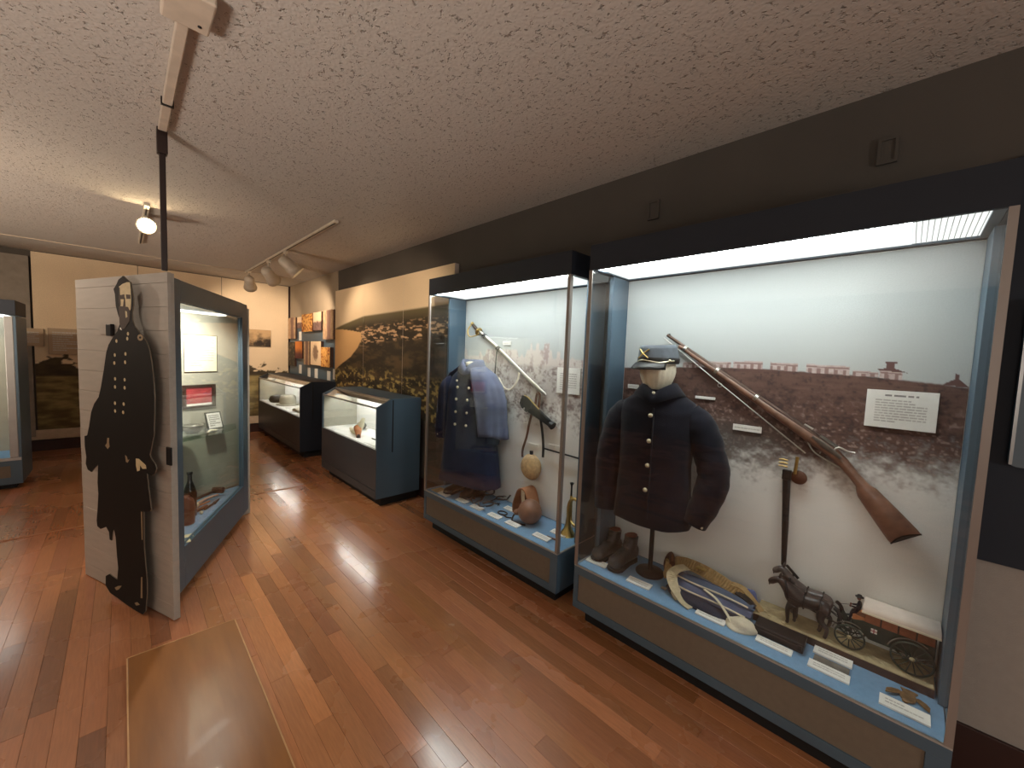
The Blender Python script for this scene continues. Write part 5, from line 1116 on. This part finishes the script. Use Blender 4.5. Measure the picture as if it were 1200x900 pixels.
def wall_plate(name, label, cat, y0, y1, z0, z1, group=None, n=0, skew=0.0, xp=XP):
    t = thing(name, label, cat, (xp-0.006, (y0+y1)/2, z0), group)
    fr = lambda u, v, s: (xp-0.002-s, u, v+skew*(u-y0))
    obj('board', MB().prism([(y0, z0), (y1, z0), (y1, z1), (y0, z1)], fr, 0, 0.006), M['white'], t, bevel=0.0008)
    if n: obj('printed_text', text_lines(lambda u, v, s: fr(y0+y1-u, v, 0.0062+s), y0+0.02*(n > 3)+0.008, y1-0.02*(n > 3)-0.008, z0+0.015*(n > 3)+0.007, z1-(0.035 if n > 3 else 0.007), n, R_, 0.5 if n > 3 else 0.35), M['inkl'], t)
    return t, fr
t_, fr_ = wall_plate('text_panel', 'largest white text panel pinned to the right showcase print', 'panel', -0.087, 0.117, 1.275, 1.427, n=9)
tl = MB(); u = -0.025
for w in (0.020, 0.034, 0.016, 0.008): tl.prism([(0.062-(u+0.025), 1.403), (0.062-(u+0.025)-w, 1.403), (0.062-(u+0.025)-w, 1.410), (0.062-(u+0.025), 1.410)], lambda a, b, s: fr_(a, b, 0.0063+s), 0, 0.0006); u += w+0.006
obj('printed_title', tl, M['ink'], t_)
GL = 'wall labels in the right showcase'
wall_plate('wall_label', 'white wall label on the dark prairie print below the rifle barrel', 'label', 0.481, 0.606, 1.179, 1.209, GL, 1)
wall_plate('wall_label', 'small white wall label half hidden behind the cap and collar', 'label', 1.13, 1.20, 1.34, 1.365, GL, 1)
wall_plate('wall_label', 'narrow white wall label beside the coat shoulder', 'label', 0.70, 0.80, 1.318, 1.332, GL, 0)
# ------------------------------------------------------------------ exhibits: left (smaller) showcase
FB = frame(2.0, 2.47, -163)
gs = thing('dress_stand', 'dark stand with a white collar form inside the long blue greatcoat', 'stand', FB(0, 0, ZD))
obj('stand_base', MB().lathe([(0, 0), (0.09, 0), (0.09, 0.008), (0.02, 0.016), (0, 0.016)], (2.09, 2.50, ZD), n=28), M['iron'], gs)
obj('pole', MB().tube([(2.06, 2.49, ZD+0.012), (2.06, 2.49, 0.75)], 0.014, 12), M['iron'], gs)
obj('collar_form', MB().lathe([(0.05, 0), (0.056, 0.03), (0.055, 0.058), (0.03, 0.064), (0, 0.065)], FB(0.004, 0, 1.388), n=24), M['cloth'], gs, label='white neck form')
gc = thing('greatcoat', 'long faded blue caped greatcoat with two rows of buttons', 'coat', FB(0, 0, 0.47))
lv = [(0.465, 0.285, 0.124, 0.0), (0.62, 0.262, 0.126, 0.0), (0.80, 0.235, 0.132, 0.0), (0.98, 0.212, 0.128, 0.0), (1.14, 0.205, 0.130, 0.0), (1.26, 0.205, 0.118, 0.0), (1.33, 0.180, 0.10, -0.004), (1.38, 0.128, 0.082, -0.006), (1.405, 0.085, 0.07, -0.004), (1.415, 0.072, 0.064, -0.004)]
obj('coat_body', MB().loft(body_rings(FB, dense(lv, 5), 110, 2.0, 0.045)), M['blueWd'], gc)
obj('sleeve', sleeve(FB, [(0.0, -0.16, 1.30), (0.02, -0.22, 1.22), (0.01, -0.25, 1.05), (0.012, -0.268, 0.93), (0.015, -0.268, 0.81)], [0.062, 0.076, 0.072, 0.068, 0.062], seed=2.0), M['blueWd'], gc)
obj('sleeve', sleeve(FB, [(0.0, 0.15, 1.28), (0.0, 0.185, 1.20), (0.0, 0.21, 1.05), (0.01, 0.22, 0.93), (0.02, 0.215, 0.82)], [0.055, 0.068, 0.070, 0.066, 0.060], seed=5.0), M['blueWd'], gc)
fold_collar(FB, 1.415, 0.072, 0.118, 0.055, 0.045, M['blueW'], gc)
# shoulder cape: from the left side of the front round to the right shoulder
cape = []; nA = 70
for z, hw, hd in dense([(1.43, 0.078, 0.072, 0), (1.40, 0.125, 0.098, 0), (1.35, 0.205, 0.128, 0), (1.27, 0.266, 0.146, 0), (1.15, 0.312, 0.152, 0), (1.00, 0.318, 0.148, 0), (0.875, 0.328, 0.146, 0)], 5) and [(r[0], r[1], r[2]) for r in dense([(1.43, 0.078, 0.072, 0), (1.40, 0.125, 0.098, 0), (1.35, 0.205, 0.128, 0), (1.27, 0.266, 0.146, 0), (1.15, 0.312, 0.152, 0), (1.00, 0.318, 0.148, 0), (0.875, 0.328, 0.146, 0)], 5)]:
    row = []; dn_ = (1.43-z)/0.56
    for k in range(nA+1):
        a = math.radians(74-14*dn_) - (math.radians(74-14*dn_+205))*k/nA      # from front-left, over the left side, round the back to the right shoulder
        w = 1+0.06*dn_*math.sin(a*9+0.6)+0.04*dn_*math.sin(a*17)
        row.append(FB(hd*math.sin(a)*w, hw*math.cos(a)*w, z-0.012*dn_*math.sin(a*6)))
    cape.append(row)
cp = obj('cape', MB().loft(cape, cap=False, closed=False), M['blueW'], gc, fix=False)
s_ = cp.modifiers.new('solid', 'SOLIDIFY'); s_.thickness = 0.006
for z, l in ((1.25, 0.02), (1.155, 0.0), (1.055, -0.005), (0.955, -0.01)):
    button(FB, 0.137, -0.055+l*0.5, z, 0.011, M['pewter'], gc); button(FB, 0.137, 0.050+l*0.5, z, 0.010, M['pewter'], gc)
button(FB, 0.128, -0.06, 1.33-0.03, 0.009, M['pewter'], gc)
for z in (0.84, 0.90): button(FB, 0.072, -0.278, z, 0.008, M['pewter'], gc)
GB = 'black shoes under the greatcoat'
boot('leather_shoe', 'black shoe under the greatcoat, the left one nearer the glass', GB, 2.02, 2.66, 190, 0.26, 0.105, M['black'], M['kick'], 0.115)
boot('leather_shoe', 'black shoe under the greatcoat, the right one farther back', GB, 2.055, 2.51, 200, 0.25, 0.105, M['black'], M['kick'], 0.115)
obj('tan_paper', MB().box(1.86, 1.96, 2.72, 2.81, ZD, ZD+0.003), M['sand'], label='tan paper square at the left front corner beside the shoes', cat='paper')
GC = 'caption cards in the left showcase'
for a, b, w, lb in ((1.880, 2.645, 0.12, 'white caption card in front of the black shoes, left of all'), (1.905, 2.430, 0.12, 'white caption card between the shoes and the iron spurs'), (1.905, 2.250, 0.12, 'white caption card in front of the iron spurs'), (1.905, 2.045, 0.12, 'white caption card in front of the small chain'), (2.085, 2.065, 0.11, 'white caption card at the back beside the leather stirrup'), (1.908, 1.860, 0.12, 'white caption card in front of the round brown gourd'), (1.915, 1.600, 0.13, 'white caption card in front of the small dark stick'), (2.045, 1.560, 0.12, 'white caption card in front of the brass bugle')):
    ccard(lb, a, b, w, 0.05, GC)
# spurs
def spur(label, cx, cy, deg, s=1.0):
    Fs = frame(cx, cy, deg, ZD); t = thing('iron_spur', label, 'spur', (cx, cy, ZD), 'iron spurs with straps')
    obj('heel_band', MB().tube(smooth_path([Fs(0.05*s, -0.038*s, 0.03), Fs(0.0, -0.04*s, 0.035), Fs(-0.035*s, 0, 0.035), Fs(0.0, 0.04*s, 0.035), Fs(0.05*s, 0.038*s, 0.03)], 6), 0.006, 8), M['iron'], t)
    obj('shank', MB().tube([Fs(-0.035*s, 0, 0.035), Fs(-0.075*s, 0, 0.022)], [0.006, 0.004], 8), M['iron'], t)
    rw = MB(); c = Vector(Fs(-0.082*s, 0, 0.020))
    for i in range(6):
        a = 2*PI*i/6; e = Vector(Fs(-0.082*s+0.017*math.cos(a), 0, 0.020+0.017*math.sin(a))); rw.tube([tuple(c), tuple(e)], [0.004, 0.0015], 6)
    obj('rowel', rw, M['iron'], t)
    obj('strap', ribbon(smooth_path([Fs(0.05*s, -0.038*s, 0.034), Fs(0.10*s, -0.01*s, 0.06), Fs(0.10*s, 0.02*s, 0.03), Fs(0.05*s, 0.038*s, 0.034)], 5), 0.014, 0.003), M['black'], t)
spur('dark iron spur lying at the left of the spur group', 1.985, 2.335, 200)
spur('dark iron spur standing at the back left of the spur group', 2.115, 2.37, 20)
spur('dark iron spur at the back right of the spur group', 2.125, 2.225, -20, 0.95)
spur('dark iron spur nearest the glass in the spur group', 1.985, 2.19, 160, 0.9)
ic = thing('iron_bit', 'small ring and chain bit lying behind a caption card', 'bit', (1.985, 2.02, ZD))
obj('ring', MB().tube([(1.985+0.028*math.cos(a), 2.045+0.04*math.sin(a), ZD+0.006) for a in [2*PI*i/18 for i in range(19)]], 0.005, 8), M['iron'], ic)
obj('chain', MB().tube(smooth_path([(1.965, 2.01, ZD+0.006), (1.955, 1.97, ZD+0.006), (1.975, 1.94, ZD+0.006)], 5), 0.005, 8), M['iron'], ic)
obj('iron_bar', MB().tube([(1.985, 2.52, ZD+0.006), (2.01, 2.40, ZD+0.006)], 0.006, 8), M['brownl'], label='thin brown bar lying between the shoes and the spurs', cat='bar')
# leather stirrup hood and gourd
sr = thing('leather_stirrup', 'tall tan leather stirrup hood standing behind the gourd', 'stirrup', (2.10, 1.92, ZD))
def arch(off, w):
    return [(2.12, 1.92+a, ZD+b) for a, b in off]
hood = [(0.085, 0.002), (0.092, 0.06), (0.07, 0.13), (0.045, 0.185), (0.01, 0.205), (-0.03, 0.19), (-0.06, 0.13), (-0.082, 0.06), (-0.085, 0.002)]
obj('stirrup_hood', ribbon(smooth_path([(2.12, 1.93+a, ZD+b) for a, b in hood], 5), [0.12+0.0*i for i in range(41)], 0.006, sidev=(1, 0, 0)), M['tan'], sr)
obj('tread', MB().box(2.06, 2.18, 1.85, 2.01, ZD+0.001, ZD+0.014), M['tan'], sr, bevel=0.003)
obj('inner_strap', ribbon(smooth_path([(2.10, 1.955, ZD+0.19), (2.085, 1.935, ZD+0.12), (2.07, 1.90, ZD+0.02)], 5), 0.03, 0.004, sidev=(0, 1, 0)), M['cloth'], sr)
obj('side_flap', MB().prism([(0.0, 0.002), (0.075, 0.002), (0.085, 0.06), (0.06, 0.14), (0.03, 0.19), (0.02, 0.12)], lambda u, v, s: (2.165+s, 1.935+u, ZD+v), 0, 0.006), M['brownl'], sr)
gd = thing('gourd_canteen', 'round brown gourd with a stubby neck sitting on the deck', 'gourd', (2.02, 1.80, ZD))
obj('gourd_body', MB().ball((2.015, 1.80, ZD+0.086), (0.084, 0.084, 0.086), 28, 18), M['gourd'], gd)
obj('neck', MB().tube([(1.985, 1.865, ZD+0.075), (1.965, 1.90, ZD+0.06)], [0.028, 0.018], 12), M['gourd'], gd)
obj('strap', MB().tube(smooth_path([(1.96, 1.90, ZD+0.05), (1.94, 1.90, ZD+0.012), (1.94, 1.85, ZD+0.006), (1.96, 1.79, ZD+0.006)], 5), 0.006, 8), M['black'], gd)
obj('wooden_stick', MB().tube([(1.945, 1.58, ZD+0.007), (1.955, 1.505, ZD+0.007)], 0.006, 8), M['brownl'], label='small dark stick lying by the corner post', cat='stick')
# bugle
bg = thing('brass_bugle', 'brass bugle standing on its bell near the corner post', 'bugle', (2.09, 1.52, ZD))
FG = frame(2.085, 1.500, -90, ZD)     # forward = towards the viewer side (-Y)
obj('bell', MB().lathe([(0.058, 0.0005), (0.054, 0.004), (0.040, 0.02), (0.026, 0.045), (0.018, 0.075), (0.013, 0.12)], FG(-0.02, 0, 0), n=28), M['brass'], bg)
obj('tubing', MB().tube(smooth_path([FG(-0.02, 0, 0.115), FG(-0.02, 0, 0.20), FG(0.01, 0, 0.25), FG(0.05, 0, 0.245), FG(0.068, 0, 0.205), FG(0.068, 0, 0.12), FG(0.05, 0, 0.082), FG(0.015, 0, 0.085), FG(-0.012, 0.016, 0.12), FG(-0.016, 0.016, 0.26)], 6), [0.0115]*30+[0.009]*25, 12), M['brass'], bg)
obj('lead_pipe', MB().tube([FG(-0.016, 0.016, 0.25), FG(-0.016, 0.016, 0.325)], [0.007, 0.006], 10), M['iron'], bg)
obj('mouthpiece', MB().lathe([(0.006, 0), (0.007, 0.01), (0.014, 0.022), (0.015, 0.026), (0.009, 0.024), (0, 0.012)], FG(-0.016, 0.016, 0.322), n=16), M['iron'], bg)
# sabre
sb = thing('cavalry_sabre', 'curved steel sabre in its scabbard hung high in the left showcase', 'sabre', (2.17, 2.27, 1.23))
P = smooth_path([(2.17, 2.605, 1.705), (2.17, 2.42, 1.60), (2.17, 2.22, 1.475), (2.17, 2.02, 1.345), (2.17, 1.835, 1.237)], 8)
obj('scabbard', MB().tube(P, [0.019]+[0.018]*16+[0.016]*12+[0.012]*3+[0.008], 14, flat=0.55, side=(1, 0, 0)), M['silver'], sb)
for k in (3, 10): obj('ring_band', MB().tube([P[k], P[k+1]], 0.021, 12), M['iron'], sb)
obj('grip', MB().tube([(2.17, 2.61, 1.708), (2.168, 2.655, 1.738), (2.165, 2.69, 1.768)], [0.011, 0.014, 0.012], 12), M['woodd'], sb)
obj('pommel', MB().ball((2.165, 2.700, 1.776), 0.017, 12, 8), M['brass'], sb)
obj('guard', MB().tube(smooth_path([(2.16, 2.70, 1.772), (2.135, 2.72, 1.72), (2.13, 2.69, 1.665), (2.15, 2.62, 1.675), (2.17, 2.60, 1.70)], 5), 0.006, 8), M['brass'], sb)
obj('guard_plate', MB().lathe([(0, -0.003), (0.034, -0.002), (0.036, 0.002), (0, 0.004)], (2.165, 2.607, 1.706), Vector(P[0])-Vector(P[4]), 20), M['brass'], sb)
obj('sword_strap', ribbon(smooth_path([(2.178, 2.38, 1.58), (2.18, 2.395, 1.42), (2.165, 2.38, 1.29), (2.16, 2.33, 1.255)], 6), 0.012, 0.003, sidev=(0, 1, 0)), M['kick'], sb)
obj('hanger', MB().tube(smooth_path([(2.178, 2.115, 1.42), (2.16, 2.115, 1.33), (2.15, 2.16, 1.262), (2.15, 2.21, 1.245), (2.15, 2.27, 1.27), (2.16, 2.33, 1.33)], 6), 0.007, 8), M['cloth'], sb, label='pale curved hanger strap')
# holster with strap, canteen
hl = thing('leather_holster', 'black leather holster hung diagonally below the sabre', 'holster', (2.16, 1.90, 1.03))
ha, hb = Vector((2.165, 2.03, 1.165)), Vector((2.165, 1.775, 1.035))
hd_ = (hb-ha).normalized(); hn_ = Vector((0, -hd_.z, hd_.y)); hn_ = hn_ if hn_.z > 0 else -hn_
def hfr(u, v, s): return tuple(ha+hd_*u+hn_*v-Vector((s, 0, 0)))
obj('pouch', MB().prism([(-0.02, -0.035), (-0.025, 0.03), (0.0, 0.05), (0.08, 0.040), (0.20, 0.026), (0.27, 0.022), (0.29, 0.0), (0.28, -0.022), (0.20, -0.03), (0.08, -0.045)], hfr, -0.012, 0.014), M['black'], hl, bevel=0.006)
obj('flap', MB().prism([(-0.035, -0.03), (-0.04, 0.035), (0.0, 0.056), (0.06, 0.045), (0.085, 0.0), (0.06, -0.052), (0.0, -0.05)], hfr, 0.0145, 0.019), M['black'], hl, bevel=0.002)
obj('brass_edge', MB().tube([hfr(-0.02, 0.047, 0.016), hfr(0.02, 0.055, 0.016), hfr(0.10, 0.042, 0.014), hfr(0.15, 0.036, 0.012)], 0.0035, 8), M['brass'], hl)
obj('muzzle_plug', MB().tube([hfr(0.285, 0, 0), hfr(0.315, 0, 0)], [0.026, 0.030], 14), M['black'], hl)
obj('stud', MB().lathe([(0, 0), (0.009, 0), (0.006, 0.008), (0, 0.009)], hfr(0.03, -0.04, 0.019), (-1, 0, 0), 12), M['silver'], hl)
obj('belt_loop', ribbon(smooth_path([hfr(0.09, 0.02, -0.012), hfr(0.06, 0.11, -0.012), hfr(0.09, 0.12, -0.010), hfr(0.13, 0.02, -0.012)], 5), 0.022, 0.003, sidev=(0, 0.7, -0.7)), M['brownl'], hl)
cn = thing('round_canteen', 'round tan cloth-covered canteen hung on dark straps', 'canteen', (2.15, 1.935, 0.59))
obj('canteen_body', MB().lathe([(0, -0.034), (0.05, -0.032), (0.085, -0.02), (0.098, 0.0), (0.085, 0.022), (0.05, 0.034), (0, 0.036)], (2.15, 1.930, 0.69), (-1, 0, 0.05), 30), M['fur'], cn)
obj('spout', MB().tube([(2.15, 1.932, 0.785), (2.15, 1.933, 0.81)], 0.014, 12), M['iron'], cn)
obj('strap', ribbon(smooth_path([(2.165, 1.955, 1.10), (2.17, 1.985, 1.00), (2.17, 2.005, 0.90), (2.165, 2.035, 0.80), (2.16, 2.03, 0.74)], 5), 0.020, 0.003, sidev=(0, 1, 0.3)), M['brownl'], cn)
obj('strap', ribbon(smooth_path([(2.165, 1.87, 1.06), (2.17, 1.85, 0.96), (2.17, 1.835, 0.86), (2.165, 1.83, 0.78)], 5), 0.022, 0.003, sidev=(0, 1, 0.1)), M['black'], cn)
obj('iron_rod', MB().tube([(2.165, 1.83, 0.848), (2.165, 1.47, 0.838)], 0.006, 10), M['iron'], label='thin dark rod pinned level on the left showcase back wall', cat='rod')
wall_plate('text_panel', 'white text panel seen behind the corner post of the left showcase', 'panel', 1.553, 1.752, 1.262, 1.442, n=8)
GW = 'wall labels in the left showcase'
wall_plate('wall_label', 'white wall label beside the sabre grip', 'label', 2.235, 2.325, 1.595, 1.625, GW, 1)
wall_plate('wall_label', 'white wall label left of the holster tip', 'label', 2.00, 2.06, 0.985, 1.005, GW, 1)
wall_plate('wall_label', 'white wall label just above the thin level rod', 'label', 1.70, 1.80, 0.862, 0.885, GW, 1)
wall_plate('wall_label', 'white wall label above the round canteen', 'label', 1.90, 2.0, 0.835, 0.858, GW, 1)
